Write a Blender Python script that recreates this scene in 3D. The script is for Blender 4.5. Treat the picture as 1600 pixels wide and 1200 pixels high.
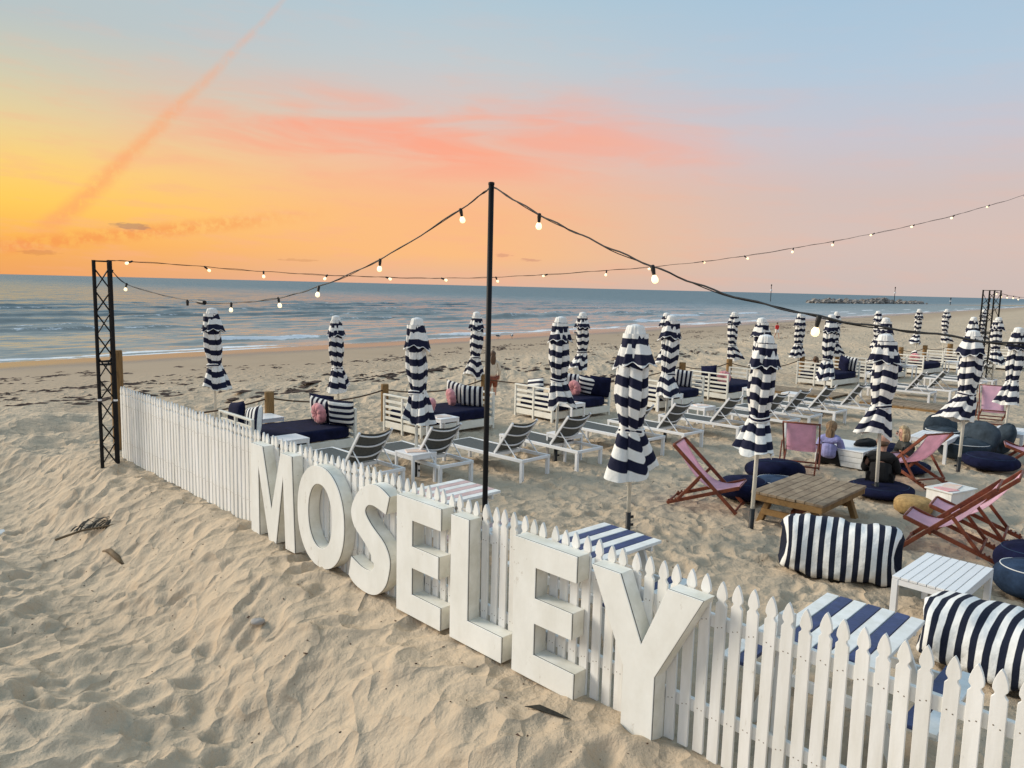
import bpy, bmesh, math, random
import numpy as np
from mathutils import Vector, Matrix
random.seed(7); rng = np.random.default_rng(11)
PI = math.pi; R = math.radians
scene = bpy.context.scene
for o in list(bpy.data.objects): bpy.data.objects.remove(o)
COL = scene.collection

# ------------------------------------------------------------------ camera
CAM_H = 3.0
PITCH = R(7.24); ROLL = R(1.396)
cam_d = bpy.data.cameras.new('camera'); cam = bpy.data.objects.new('camera', cam_d); COL.objects.link(cam)
cam_d.sensor_width = 36.0; cam_d.lens = 36.0*1200/1600; cam_d.clip_start = 0.05; cam_d.clip_end = 60000
fw = Vector((0, math.cos(PITCH), -math.sin(PITCH))); r0 = Vector((1, 0, 0)); u0 = r0.cross(fw)
rt = r0*math.cos(ROLL) + u0*math.sin(ROLL); up = -r0*math.sin(ROLL) + u0*math.cos(ROLL)
M = Matrix.Identity(4)
for i in range(3): M[i][0] = rt[i]; M[i][1] = up[i]; M[i][2] = -fw[i]
M[2][3] = CAM_H
cam.matrix_world = M
scene.camera = cam

# ------------------------------------------------------------------ sky
def lin(c):
    return tuple(((v/255.0)/12.92 if v <= 10 else ((v/255.0+0.055)/1.055)**2.4) for v in c) + (1.0,)
world = bpy.data.worlds.new('World'); scene.world = world; world.use_nodes = True
wt = world.node_tree; wt.nodes.clear()
class NT:
    def __init__(s, t): s.t = t
    def n(s, typ, **kw):
        nd = s.t.nodes.new(typ)
        for k, v in kw.items(): setattr(nd, k, v)
        return nd
    def put(s, sock, v):
        if hasattr(v, 'is_linked') or isinstance(v, bpy.types.NodeSocket): s.t.links.new(v, sock)
        else: sock.default_value = v
    def m(s, op, a, b=None, c=None, clamp=False):
        nd = s.n('ShaderNodeMath', operation=op, use_clamp=clamp)
        for i, v in enumerate((a, b, c)):
            if v is not None: s.put(nd.inputs[i], v)
        return nd.outputs[0]
    def mr(s, v, a, b, c=0., d=1., kind='SMOOTHSTEP'):
        nd = s.n('ShaderNodeMapRange', interpolation_type=kind); s.put(nd.inputs[0], v)
        for i, q in enumerate((a, b, c, d)): s.put(nd.inputs[i+1], q)
        return nd.outputs[0]
    def ramp(s, v, pts, interp='LINEAR'):
        nd = s.n('ShaderNodeValToRGB'); nd.color_ramp.interpolation = interp; s.put(nd.inputs[0], v)
        el = nd.color_ramp.elements
        while len(el) < len(pts): el.new(0.5)
        for e, (p, c) in zip(el, pts): e.position = p; e.color = c
        return nd.outputs[0]
    def mix(s, f, a, b, mode='MIX'):
        nd = s.n('ShaderNodeMix', data_type='RGBA', blend_type=mode)
        s.put(nd.inputs[0], f); s.put(nd.inputs[6], a); s.put(nd.inputs[7], b)
        return nd.outputs[2]
    def noise(s, vec, scale, detail=3., rough=.5, dist=0., dim='2D'):
        nd = s.n('ShaderNodeTexNoise', noise_dimensions=dim)
        if vec is not None: s.t.links.new(vec, nd.inputs['Vector'])
        nd.inputs['Scale'].default_value = scale; nd.inputs['Detail'].default_value = detail
        nd.inputs['Roughness'].default_value = rough; nd.inputs['Distortion'].default_value = dist
        return nd.outputs[0]
    def comb(s, x, y, z=0.):
        nd = s.n('ShaderNodeCombineXYZ')
        for i, v in enumerate((x, y, z)): s.put(nd.inputs[i], v)
        return nd.outputs[0]
W = NT(wt)
sep = W.n('ShaderNodeSeparateXYZ'); wt.links.new(W.n('ShaderNodeTexCoord').outputs['Generated'], sep.inputs[0])
az = W.m('MULTIPLY', W.m('ARCTAN2', sep.outputs[0], sep.outputs[1]), 180/PI)
el = W.m('MULTIPLY', W.m('ARCSINE', sep.outputs[2]), 180/PI)
e60 = W.m('DIVIDE', el, 60., clamp=True)
def RP(pts): return W.ramp(e60, [(p/60., lin(c)) for p, c in pts])
skyL = RP([(0, (236, 161, 94)), (2, (246, 174, 82)), (4.6, (253, 203, 90)), (6.8, (248, 207, 116)), (9.3, (229, 206, 150)), (12.3, (203, 200, 176)), (15.5, (181, 192, 193)), (30, (166, 194, 212)), (60, (164, 195, 218))])
skyC = RP([(0, (222, 178, 152)), (2.2, (246, 186, 128)), (5.2, (246, 184, 132)), (8.6, (238, 185, 156)), (11.8, (214, 192, 184)), (15.5, (190, 198, 202)), (20, (170, 195, 209)), (60, (164, 195, 218))])
skyR = RP([(0, (200, 184, 178)), (3.5, (210, 188, 179)), (6.6, (206, 188, 183)), (10.4, (195, 193, 202)), (14.2, (177, 196, 213)), (20, (162, 191, 213)), (60, (164, 195, 218))])
skyB = RP([(0, (200, 188, 192)), (6, (208, 194, 197)), (14, (196, 200, 211)), (30, (176, 199, 217)), (60, (164, 195, 218))])
c = W.mix(W.mr(az, -38, -4), skyL, skyC)
c = W.mix(W.mr(az, -6, 24), c, skyR)
c = W.mix(W.mr(az, 40, 120), c, skyB)
c = W.mix(W.mr(az, -70, -140), c, skyB)
# coral cloud veil
v1 = W.comb(W.m('MULTIPLY', az, .055), W.m('ADD', W.m('MULTIPLY', el, .34), W.m('MULTIPLY', az, .012)))
nz = W.noise(v1, 1.6, 4., .55, .4)
band = W.m('MULTIPLY', W.mr(el, 6, 9.5), W.mr(el, 15, 10.5))
azm = W.m('MULTIPLY', W.mr(az, -32, -15), W.mr(az, 26, -6))
veil = W.m('MULTIPLY', W.m('MULTIPLY', W.mr(nz, .30, .74), band), azm)
c = W.mix(W.m('MULTIPLY', veil, .80), c, lin((250, 160, 130)))
nz2 = W.noise(v1, 3.2, 4., .6)
c = W.mix(W.m('MULTIPLY', W.m('MULTIPLY', W.mr(nz2, .45, .75), W.mr(el, 24, 3)), W.mr(az, 28, -8, .10, .30)), c, lin((244, 174, 142)))
# contrail: from az -32.5, el 3 up to az -17, el 19
t_ = W.m('DIVIDE', W.m('SUBTRACT', el, 2.6), 16.5)
caz = W.m('ADD', W.m('MULTIPLY', t_, 15.6), -31.2)
caz = W.m('ADD', caz, W.m('MULTIPLY', W.m('SUBTRACT', W.noise(W.comb(el, 3.), .45, 2.), .5), .5))
cd = W.m('ABSOLUTE', W.m('SUBTRACT', az, caz))
cw = W.mr(t_, 0., 1., 1.45, .30, 'LINEAR')
cn = W.noise(W.comb(az, el), 1.3, 5., .65)
trail = W.m('MULTIPLY', W.mr(W.m('DIVIDE', cd, cw), 1., .0), W.m('MULTIPLY', W.mr(t_, -.03, .06), W.mr(t_, 1.35, .75)))
trail = W.m('MULTIPLY', W.m('MULTIPLY', trail, W.mr(t_, 1.05, .0, .30, 1.)), W.mr(cn, .12, .58))
c = W.mix(W.m('MULTIPLY', trail, .62), c, lin((247, 160, 104)))
# second, thin low trail running right from the contrail's foot
caz2 = W.m('ADD', W.m('MULTIPLY', W.m('ADD', az, 34.), .16), 1.6)
d2 = W.m('ABSOLUTE', W.m('SUBTRACT', el, caz2))
tr2 = W.m('MULTIPLY', W.mr(d2, .75, .05), W.m('MULTIPLY', W.mr(az, -36, -32), W.mr(az, -12, -24)))
c = W.mix(W.m('MULTIPLY', W.m('MULTIPLY', tr2, W.mr(cn, .3, .62)), .55), c, lin((240, 140, 80)))
pn_ = W.noise(W.comb(az, W.m('MULTIPLY', el, 4.)), 1.5, 3.)
def puff(a, e, sa, se, amt, col):
    global c
    d = W.m('ADD', W.m('POWER', W.m('DIVIDE', W.m('SUBTRACT', az, a), sa), 2.), W.m('POWER', W.m('DIVIDE', W.m('SUBTRACT', el, e), se), 2.))
    f = W.m('MULTIPLY', W.mr(W.m('ADD', d, W.m('MULTIPLY', W.m('SUBTRACT', pn_, .5), 2.2)), 1., .2), amt)
    c = W.mix(f, c, lin(col))
puff(-26.2, 3.3, 1.3, .28, .55, (150, 120, 110)); puff(-.9, 2.25, .8, .14, .4, (190, 130, 115)); puff(1.1, 1.95, .9, .14, .45, (190, 130, 115))
puff(-31.5, 1.4, 1.2, .2, .35, (190, 120, 80)); puff(-15.5, 1.5, 1.6, .12, .3, (190, 130, 90))
bg = W.n('ShaderNodeBackground'); wt.links.new(c, bg.inputs[0]); bg.inputs[1].default_value = 1.0
wo = W.n('ShaderNodeOutputWorld'); wt.links.new(bg.outputs[0], wo.inputs[0])

# soft afterglow from the west (left of frame, beyond the sea)
sun_d = bpy.data.lights.new('sun', 'SUN'); sun = bpy.data.objects.new('sun', sun_d); COL.objects.link(sun)
sun_d.energy = 3.5; sun_d.angle = R(26); sun_d.color = (1.0, .89, .75)
saz, sel = R(-74), R(24)
sdir = Vector((math.sin(saz)*math.cos(sel), math.cos(saz)*math.cos(sel), math.sin(sel)))
sun.rotation_euler = sdir.to_track_quat('Z', 'Y').to_euler()
scene.view_settings.view_transform = 'Standard'; scene.view_settings.look = 'None'
scene.view_settings.exposure = 0.08; scene.view_settings.gamma = 1.0
scene.view_settings.use_curve_mapping = False
cy = scene.cycles; cy.max_bounces = 5; cy.diffuse_bounces = 3; cy.glossy_bounces = 3; cy.transmission_bounces = 2; cy.caustics_reflective = False; cy.caustics_refractive = False

# ------------------------------------------------------------------ helpers
E1 = np.array([.713, .701]); E2 = np.array([-.701, .713])      # along the fence normal / towards the sea
FA = np.array([-6.48, 12.58]); FD = np.array([.7008, -.7134]); FN = np.array([.7134, .7008])
def fpt(s, off, z=0.): p = FA + FD*s + FN*off; return (p[0], p[1], z)
A_E1 = math.atan2(E1[1], E1[0]); A_FD = math.atan2(FD[1], FD[0]); A_FN = math.atan2(FN[1], FN[0])

def tag(o, label=None, cat=None, group=None, kind=None):
    if label: o['label'] = label
    if cat: o['category'] = cat
    if group: o['group'] = group
    if kind: o['kind'] = kind
    return o
def empty(name, loc=(0, 0, 0), rz=0., label=None, cat=None, group=None):
    o = bpy.data.objects.new(name, None); COL.objects.link(o)
    o.location = loc; o.rotation_euler = (0, 0, rz); o.empty_display_size = .1
    return tag(o, label, cat, group)
class MB:
    def __init__(s): s.v = []; s.f = []; s.mi = []; s.at = []
    def add(s, vs, fs, mi=0, at=None):
        b = len(s.v); s.v += [tuple(v) for v in vs]; s.f += [tuple(i+b for i in f) for f in fs]; s.mi += [mi]*len(fs)
        s.at += list(at) if at is not None else [0.]*len(vs)
        return s
    def box(s, c, d, mi=0, rz=0., rx=0., ry=0.):
        m = Matrix.Rotation(rz, 3, 'Z') @ Matrix.Rotation(ry, 3, 'Y') @ Matrix.Rotation(rx, 3, 'X')
        vs = [Vector(c) + m @ Vector((x*d[0]/2, y*d[1]/2, z*d[2]/2)) for x in (-1, 1) for y in (-1, 1) for z in (-1, 1)]
        return s.add(vs, [(0, 1, 3, 2), (4, 6, 7, 5), (0, 4, 5, 1), (2, 3, 7, 6), (0, 2, 6, 4), (1, 5, 7, 3)], mi)
    def bar(s, p0, p1, w, h, up=(0, 0, 1), mi=0):
        p0 = Vector(p0); p1 = Vector(p1); d = (p1-p0).normalized(); u = Vector(up)
        x = d.cross(u)
        if x.length < 1e-4: x = d.cross(Vector((1, 0, 0)))
        x.normalize(); y = x.cross(d)
        vs = [p + x*(a*w/2) + y*(b*h/2) for p in (p0, p1) for a, b in ((-1, -1), (1, -1), (1, 1), (-1, 1))]
        return s.add(vs, [(3, 2, 1, 0), (4, 5, 6, 7), (0, 1, 5, 4), (1, 2, 6, 5), (2, 3, 7, 6), (3, 0, 4, 7)], mi)
    def tube(s, pts, r, n=8, mi=0, cap=True):
        pts = [Vector(p) for p in pts]; rs = r if isinstance(r, (list, tuple)) else [r]*len(pts)
        vs = []; fs = []; prev = None
        for i, p in enumerate(pts):
            d = (pts[min(i+1, len(pts)-1)] - pts[max(i-1, 0)]).normalized()
            if prev is None:
                x = d.cross(Vector((0, 0, 1)))
                if x.length < 1e-3: x = d.cross(Vector((1, 0, 0)))
            else: x = prev - d*prev.dot(d)
            x.normalize(); prev = x; y = d.cross(x)
            for k in range(n):
                a = 2*PI*k/n; vs.append(p + (x*math.cos(a) + y*math.sin(a))*rs[i])
        for i in range(len(pts)-1):
            for k in range(n): fs.append((i*n+k, i*n+(k+1) % n, (i+1)*n+(k+1) % n, (i+1)*n+k))
        if cap: fs.append(tuple(range(n))[::-1]); fs.append(tuple((len(pts)-1)*n+k for k in range(n)))
        return s.add(vs, fs, mi)
    def lathe(s, prof, n=16, c=(0, 0, 0), mi=0):
        vs = [(c[0]+r*math.cos(2*PI*k/n), c[1]+r*math.sin(2*PI*k/n), c[2]+z) for r, z in prof for k in range(n)]
        fs = [(i*n+k, i*n+(k+1) % n, (i+1)*n+(k+1) % n, (i+1)*n+k) for i in range(len(prof)-1) for k in range(n)]
        fs.append(tuple(range(n))[::-1]); fs.append(tuple((len(prof)-1)*n+k for k in range(n)))
        return s.add(vs, fs, mi)
    def prism(s, poly, y0, y1, mi=0):        # poly in (x,z), extruded along y
        n = len(poly); vs = [(x, y0, z) for x, z in poly] + [(x, y1, z) for x, z in poly]
        fs = [tuple(range(n)), tuple(range(n, 2*n))[::-1]] + [(k, n+k, n+(k+1) % n, (k+1) % n) for k in range(n)]
        return s.add(vs, fs, mi)
    def ringprism(s, outer, inner, y0, y1, mi=0):
        n = len(outer); vs = []
        for y in (y0, y1):
            vs += [(x, y, z) for x, z in outer] + [(x, y, z) for x, z in inner]
        fs = []
        for k in range(n):
            j = (k+1) % n
            fs += [(k, j, n+j, n+k), (2*n+k, 3*n+k, 3*n+j, 2*n+j), (k, 2*n+k, 2*n+j, j), (n+k, n+j, 3*n+j, 3*n+k)]
        return s.add(vs, fs, mi)
    def build(s, name, mats, parent=None, smooth=False, bevel=0., attr=None, loc=None, rz=None):
        me = bpy.data.meshes.new(name); me.from_pydata(s.v, [], s.f); me.update()
        bm = bmesh.new(); bm.from_mesh(me)
        try: bmesh.ops.recalc_face_normals(bm, faces=bm.faces)
        except Exception: pass
        bm.to_mesh(me); bm.free()
        if not isinstance(mats, (list, tuple)): mats = [mats]
        for m_ in mats: me.materials.append(MAT[m_] if isinstance(m_, str) else m_)
        if any(s.mi): me.polygons.foreach_set('material_index', s.mi)
        if smooth: me.polygons.foreach_set('use_smooth', [True]*len(me.polygons))
        if attr:
            a = me.attributes.new(attr, 'FLOAT', 'POINT'); a.data.foreach_set('value', s.at)
        o = bpy.data.objects.new(name, me); COL.objects.link(o)
        if parent is not None: o.parent = parent
        if loc is not None: o.location = loc
        if rz is not None: o.rotation_euler[2] = rz
        if bevel:
            md = o.modifiers.new('bevel', 'BEVEL'); md.width = bevel; md.segments = 1; md.limit_method = 'ANGLE'
        return o
def dup(root, loc, rz, label=None, group=None, scale=None):
    r = root.copy(); COL.objects.link(r); r.location = loc; r.rotation_euler = (0, 0, rz)
    if label: r['label'] = label
    if group: r['group'] = group
    if scale: r.scale = scale
    for ch in list(root.children):
        c_ = ch.copy(); COL.objects.link(c_); c_.parent = r
        for g in ch.children:
            d_ = g.copy(); COL.objects.link(d_); d_.parent = c_
    return r

# ------------------------------------------------------------------ materials
MAT = {}
def mat(name, col, rough=.6, var=.12, scale=6., bump=0., bscale=40., metal=0., rand=.06, dark=None, spec=.4, sheen=0., stretch=1., scuff=0.):
    m_ = bpy.data.materials.new(name); m_.use_nodes = True; t = NT(m_.node_tree)
    bs = m_.node_tree.nodes['Principled BSDF']
    tc = t.n('ShaderNodeTexCoord'); oi = t.n('ShaderNodeObjectInfo')
    vec = t.n('ShaderNodeVectorMath', operation='ADD'); m_.node_tree.links.new(tc.outputs['Object'], vec.inputs[0])
    rv = t.comb(t.m('MULTIPLY', oi.outputs['Random'], 17.), t.m('MULTIPLY', oi.outputs['Random'], 31.), 0.)
    m_.node_tree.links.new(rv, vec.inputs[1])
    if stretch != 1.:
        mp = t.n('ShaderNodeMapping'); mp.inputs['Scale'].default_value = (1, 1, stretch); m_.node_tree.links.new(vec.outputs[0], mp.inputs[0]); nvec = mp.outputs[0]
    else: nvec = vec.outputs[0]
    nz = t.noise(nvec, scale, 4., .65, dim='3D')
    a = tuple(min(1, x*(1+var)) for x in col) + (1,); b = tuple(x for x in (dark or tuple(x*(1-var*1.6) for x in col))) + (1,)
    cc = t.mix(t.mr(nz, .3, .7, kind='LINEAR'), b, a)
    cc = t.mix(1., cc, t.comb(*[t.mr(oi.outputs['Random'], 0., 1., 1-rand, 1+rand, 'LINEAR')]*3), 'MULTIPLY')
    if scuff:
        sn_ = t.noise(nvec, scale*2.3, 5., .75, .5, '3D'); cc = t.mix(t.mr(sn_, .64, .72, 0., scuff), cc, (.36, .30, .22, 1))
    m_.node_tree.links.new(cc, bs.inputs['Base Color'])
    bs.inputs['Roughness'].default_value = rough; bs.inputs['Metallic'].default_value = metal
    bs.inputs['Specular IOR Level'].default_value = spec
    if sheen: bs.inputs['Sheen Weight'].default_value = sheen
    if bump:
        bn = t.n('ShaderNodeBump'); bn.inputs['Strength'].default_value = bump; bn.inputs['Distance'].default_value = .01
        m_.node_tree.links.new(t.noise(vec.outputs[0], bscale, 2., dim='3D'), bn.inputs['Height']); m_.node_tree.links.new(bn.outputs[0], bs.inputs['Normal'])
    MAT[name] = m_; return m_
mat('white_paint', (.83, .83, .81), .5, .03, 9., .07, 60., dark=(.70, .69, .64), stretch=.14, scuff=.55)
mat('sign_face', (.83, .84, .81), .45, .03, 3.5, .1, 30., dark=(.74, .74, .69), rand=.02, stretch=.5, scuff=.45)
mat('sign_return', (.78, .77, .71), .55, .06, 4., .1, 30., dark=(.60, .58, .49), rand=.02, scuff=.6)
mat('white_metal', (.80, .80, .80), .35, .03, 4., rand=.03)
mat('cream_frame', (.80, .78, .71), .5, .05, 5., .1, dark=(.70, .67, .58))
mat('white_cloth', (.80, .79, .76), .85, .05, 8., .2, 50.)
mat('navy_cloth', (.009, .011, .038), .95, .3, 7., .3, 60., spec=.15)
mat('denim_cloth', (.028, .050, .095), .95, .35, 5., .4, 50., spec=.2)
mat('slate_cloth', (.042, .058, .075), .95, .3, 5., .4, 50., spec=.2)
mat('pink_cloth', (.90, .62, .72), .85, .08, 6., .2, 60.)
mat('rose_cloth', (.66, .27, .28), .95, .15, 14., .5, 40., sheen=.3)
mat('mesh_grey', (.085, .09, .085), .7, .15, 30., .3, 300.)
mat('black_metal', (.008, .008, .009), .55, .2, 6., rand=.02, spec=.2)
mat('joint_dark', (.06, .055, .045), .9, .2, 6.)
mat('black_plastic', (.014, .014, .015), .5, .2, 8.)
mat('red_wood', (.20, .052, .022), .5, .25, 9., .3, 50., dark=(.10, .024, .012))
mat('post_wood', (.26, .15, .055), .75, .25, 5., .5, 30., dark=(.15, .085, .03))
mat('grey_wood', (.30, .225, .15), .75, .2, 6., .6, 40., dark=(.17, .12, .075))
mat('navy_paint', (.040, .058, .150), .5, .25, 9., .2, 50., dark=(.028, .040, .10))
mat('coral_paint', (.60, .42, .40), .5, .12, 9.)
mat('rope_fibre', (.10, .055, .03), .9, .25, 60., .5, 200.)
mat('jute', (.42, .27, .11), .95, .25, 18., .8, 60.)
mat('skin', (.50, .28, .20), .55, .1, 12., rand=0.)
mat('black_cloth', (.008, .008, .009), .9, .3, 12., .4, 40., rand=0.)
mat('olive_cloth', (.022, .024, .020), .6, .4, 10., 1., 14., rand=0.)
mat('lavender_cloth', (.27, .27, .50), .9, .2, 12., 1., 16., rand=0.)
mat('blond_hair', (.46, .34, .19), .6, .5, 30., 1., 60., rand=0., stretch=.15)
mat('fair_hair', (.27, .17, .085), .6, .5, 30., 1., 60., rand=0., stretch=.15)
mat('brown_hair', (.11, .06, .032), .6, .35, 30., .6, 80., rand=0.)
mat('red_cloth', (.62, .03, .03), .8, .1, 10., rand=0.)
mat('cream_cloth', (.62, .56, .46), .85, .1, 10., rand=0.)
mat('paper', (.62, .40, .28), .6, .3, 9., dark=(.75, .70, .66))
mat('seaweed', (.085, .045, .028), .8, .4, 8.)
mat('dry_frond', (.025, .022, .015), .8, .4, 20.)
mat('drift_wood', (.16, .11, .06), .85, .35, 9., .8, 25.)
mat('rock', (.28, .26, .24), .9, .35, .6, .8, 3.)
mat('white_bird', (.7, .7, .7), .7)

def stripe_mat(name, a, b, rough=.85, soft=.015):
    m_ = bpy.data.materials.new(name); m_.use_nodes = True; t = NT(m_.node_tree); L = m_.node_tree.links
    bs = m_.node_tree.nodes['Principled BSDF']; bs.inputs['Roughness'].default_value = rough
    bs.inputs['Specular IOR Level'].default_value = .25
    at = t.n('ShaderNodeAttribute', attribute_name='stripe'); tc = t.n('ShaderNodeTexCoord')
    fr = t.m('FRACT', at.outputs['Fac'])
    tri = t.m('ABSOLUTE', t.m('SUBTRACT', fr, .5))
    f = t.mr(tri, .25-soft, .25+soft, kind='LINEAR')
    nz = t.noise(tc.outputs['Object'], 6., 3., .6, dim='3D')
    wh = t.mix(t.mr(nz, .3, .75, 0., .22, 'LINEAR'), b + (1,), (.45, .41, .34, 1))
    cc = t.mix(f, a + (1,), wh)
    L.new(cc, bs.inputs['Base Color'])
    bn = t.n('ShaderNodeBump'); bn.inputs['Strength'].default_value = .5; bn.inputs['Distance'].default_value = .03
    L.new(t.noise(tc.outputs['Object'], 9., 3., .6, dim='3D'), bn.inputs['Height']); L.new(bn.outputs[0], bs.inputs['Normal'])
    MAT[name] = m_
def translucent(name, amt):
    m_ = MAT[name]; nt = m_.node_tree; bs = nt.nodes['Principled BSDF']; out = nt.nodes['Material Output']
    tr = nt.nodes.new('ShaderNodeBsdfTranslucent'); mx = nt.nodes.new('ShaderNodeMixShader'); mx.inputs[0].default_value = amt
    nt.links.new(bs.inputs['Base Color'].links[0].from_socket, tr.inputs[0])
    nt.links.new(bs.outputs[0], mx.inputs[1]); nt.links.new(tr.outputs[0], mx.inputs[2]); nt.links.new(mx.outputs[0], out.inputs[0])
translucent('pink_cloth', .5)
stripe_mat('navy_stripe', (.008, .010, .032), (.82, .81, .77))
stripe_mat('bag_stripe', (.008, .012, .028), (.80, .80, .78))

def emis(name, col, s):
    m_ = bpy.data.materials.new(name); m_.use_nodes = True; nt = m_.node_tree
    bs = nt.nodes['Principled BSDF']; bs.inputs['Base Color'].default_value = (.9, .85, .7, 1)
    bs.inputs['Emission Color'].default_value = col + (1,); bs.inputs['Emission Strength'].default_value = s
    m_.cycles.emission_sampling = 'NONE'
    MAT[name] = m_
emis('bulb_glow', (1., .74, .36), 1.55)

# sand -------------------------------------------------------------
def sand_material():
    m_ = bpy.data.materials.new('sand'); m_.use_nodes = True; t = NT(m_.node_tree); L = m_.node_tree.links
    bs = m_.node_tree.nodes['Principled BSDF']
    geo = t.n('ShaderNodeNewGeometry'); P = geo.outputs['Position']
    sp = t.n('ShaderNodeSeparateXYZ'); L.new(P, sp.inputs[0])
    n1 = t.noise(P, .35, 4., .6); n2 = t.noise(P, 3.5, 3., .65); n3 = t.noise(P, 160., 1., .7); n4 = n1
    c1 = t.mix(t.mr(n1, .3, .7), (.49, .390, .280, 1), (.60, .487, .352, 1))
    c1 = t.mix(t.mr(n2, .35, .75, 0., .5), c1, (.54, .435, .315, 1))
    c1 = t.mix(t.mr(n3, .35, .75, 0., .35, 'LINEAR'), c1, (.36, .28, .20, 1))
    c1 = t.mix(t.mr(n4, .35, .7, 0., .35), c1, (.45, .355, .26, 1))
    # sparse dark flecks of weed and shell
    vor = t.n('ShaderNodeTexVoronoi', voronoi_dimensions='2D'); L.new(P, vor.inputs['Vector']); vor.inputs['Scale'].default_value = 9.
    fl = t.m('MULTIPLY', t.mr(vor.outputs['Distance'], .055, .03), t.mr(t.noise(P, 1.3, 3.), .48, .62))
    c1 = t.mix(t.m('MULTIPLY', fl, .6), c1, (.07, .045, .03, 1))
    # damp and wet sand by level above the sea
    lev = t.m('ADD', sp.outputs[2], t.m('MULTIPLY', t.m('SUBTRACT', t.noise(P, .12, 4.), .5), .10))
    damp = t.mr(lev, -.80, -1.10); wet = t.mr(lev, -1.13, -1.21)
    c1 = t.mix(t.m('MULTIPLY', damp, .55), c1, (.30, .215, .145, 1))
    c1 = t.mix(wet, c1, (.19, .135, .095, 1))
    L.new(c1, bs.inputs['Base Color'])
    L.new(t.mr(wet, 0., 1., .95, .24, 'LINEAR'), bs.inputs['Roughness'])
    L.new(t.mr(wet, 0., 1., .12, .6, 'LINEAR'), bs.inputs['Specular IOR Level'])
    # relief: trodden pits + grain
    v2 = t.n('ShaderNodeTexVoronoi', feature='F1', voronoi_dimensions='2D'); v2.inputs['Scale'].default_value = 3.3
    L.new(t.n('ShaderNodeVectorMath', operation='ADD').outputs[0], v2.inputs['Vector'])
    va = v2.inputs['Vector'].links[0].from_node; L.new(P, va.inputs[0])
    wn = t.n('ShaderNodeTexNoise'); wn.inputs['Scale'].default_value = 1.7; L.new(P, wn.inputs['Vector']); L.new(wn.outputs[1], va.inputs[1])
    hgt = t.m('ADD', t.m('MULTIPLY', t.m('POWER', v2.outputs['Distance'], 2.), .10), t.m('MULTIPLY', t.noise(P, 12., 3., .6), .035))
    hgt = t.m('ADD', hgt, t.m('MULTIPLY', n3, .004))
    hgt = t.m('MULTIPLY', hgt, t.mr(lev, -.95, -1.08, 1., .04))
    bn = t.n('ShaderNodeBump'); bn.inputs['Strength'].default_value = .75; bn.inputs['Distance'].default_value = 1.
    L.new(hgt, bn.inputs['Height']); L.new(bn.outputs[0], bs.inputs['Normal'])
    MAT['sand'] = m_
sand_material()

def hash2(ix, iy, k):
    h = np.sin(ix*127.1 + iy*311.7 + k*74.7)*43758.5453
    return h - np.floor(h)
def vnoise(x, y, k=0):
    ix = np.floor(x); iy = np.floor(y); fx = x-ix; fy = y-iy
    fx = fx*fx*fx*(fx*(fx*6-15)+10); fy = fy*fy*fy*(fy*(fy*6-15)+10)
    a = hash2(ix, iy, k); b = hash2(ix+1, iy, k); c_ = hash2(ix, iy+1, k); d = hash2(ix+1, iy+1, k)
    return (a*(1-fx)+b*fx)*(1-fy) + (c_*(1-fx)+d*fx)*fy - .5
def fbm(x, y, n=4, k=0):
    s = 0; a = 1
    for i in range(n): s = s + a*vnoise(x, y, k+i*3); x = x*2.03+7.1; y = y*2.03-3.3; a *= .5
    return s
def pits(x, y, k=0):
    ix = np.floor(x); iy = np.floor(y); best = np.full(x.shape, 9.)
    for dx in (-1, 0, 1):
        for dy in (-1, 0, 1):
            jx = ix+dx; jy = iy+dy
            px = jx+.5+.95*(hash2(jx, jy, k)-.5); py = jy+.5+.95*(hash2(jx, jy, k+5)-.5)
            dpt = .55*hash2(jx, jy, k+9)
            best = np.minimum(best, (x-px)**2+(y-py)**2 + dpt*.35)
    return np.minimum(best, .9)
def sstep(a, b, v):
    t = np.clip((v-a)/(b-a), 0, 1); return t*t*(3-2*t)
SEA_Z = -1.30; SH = np.array([-.785, .62]); SHA = np.array([.62, .785])
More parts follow.
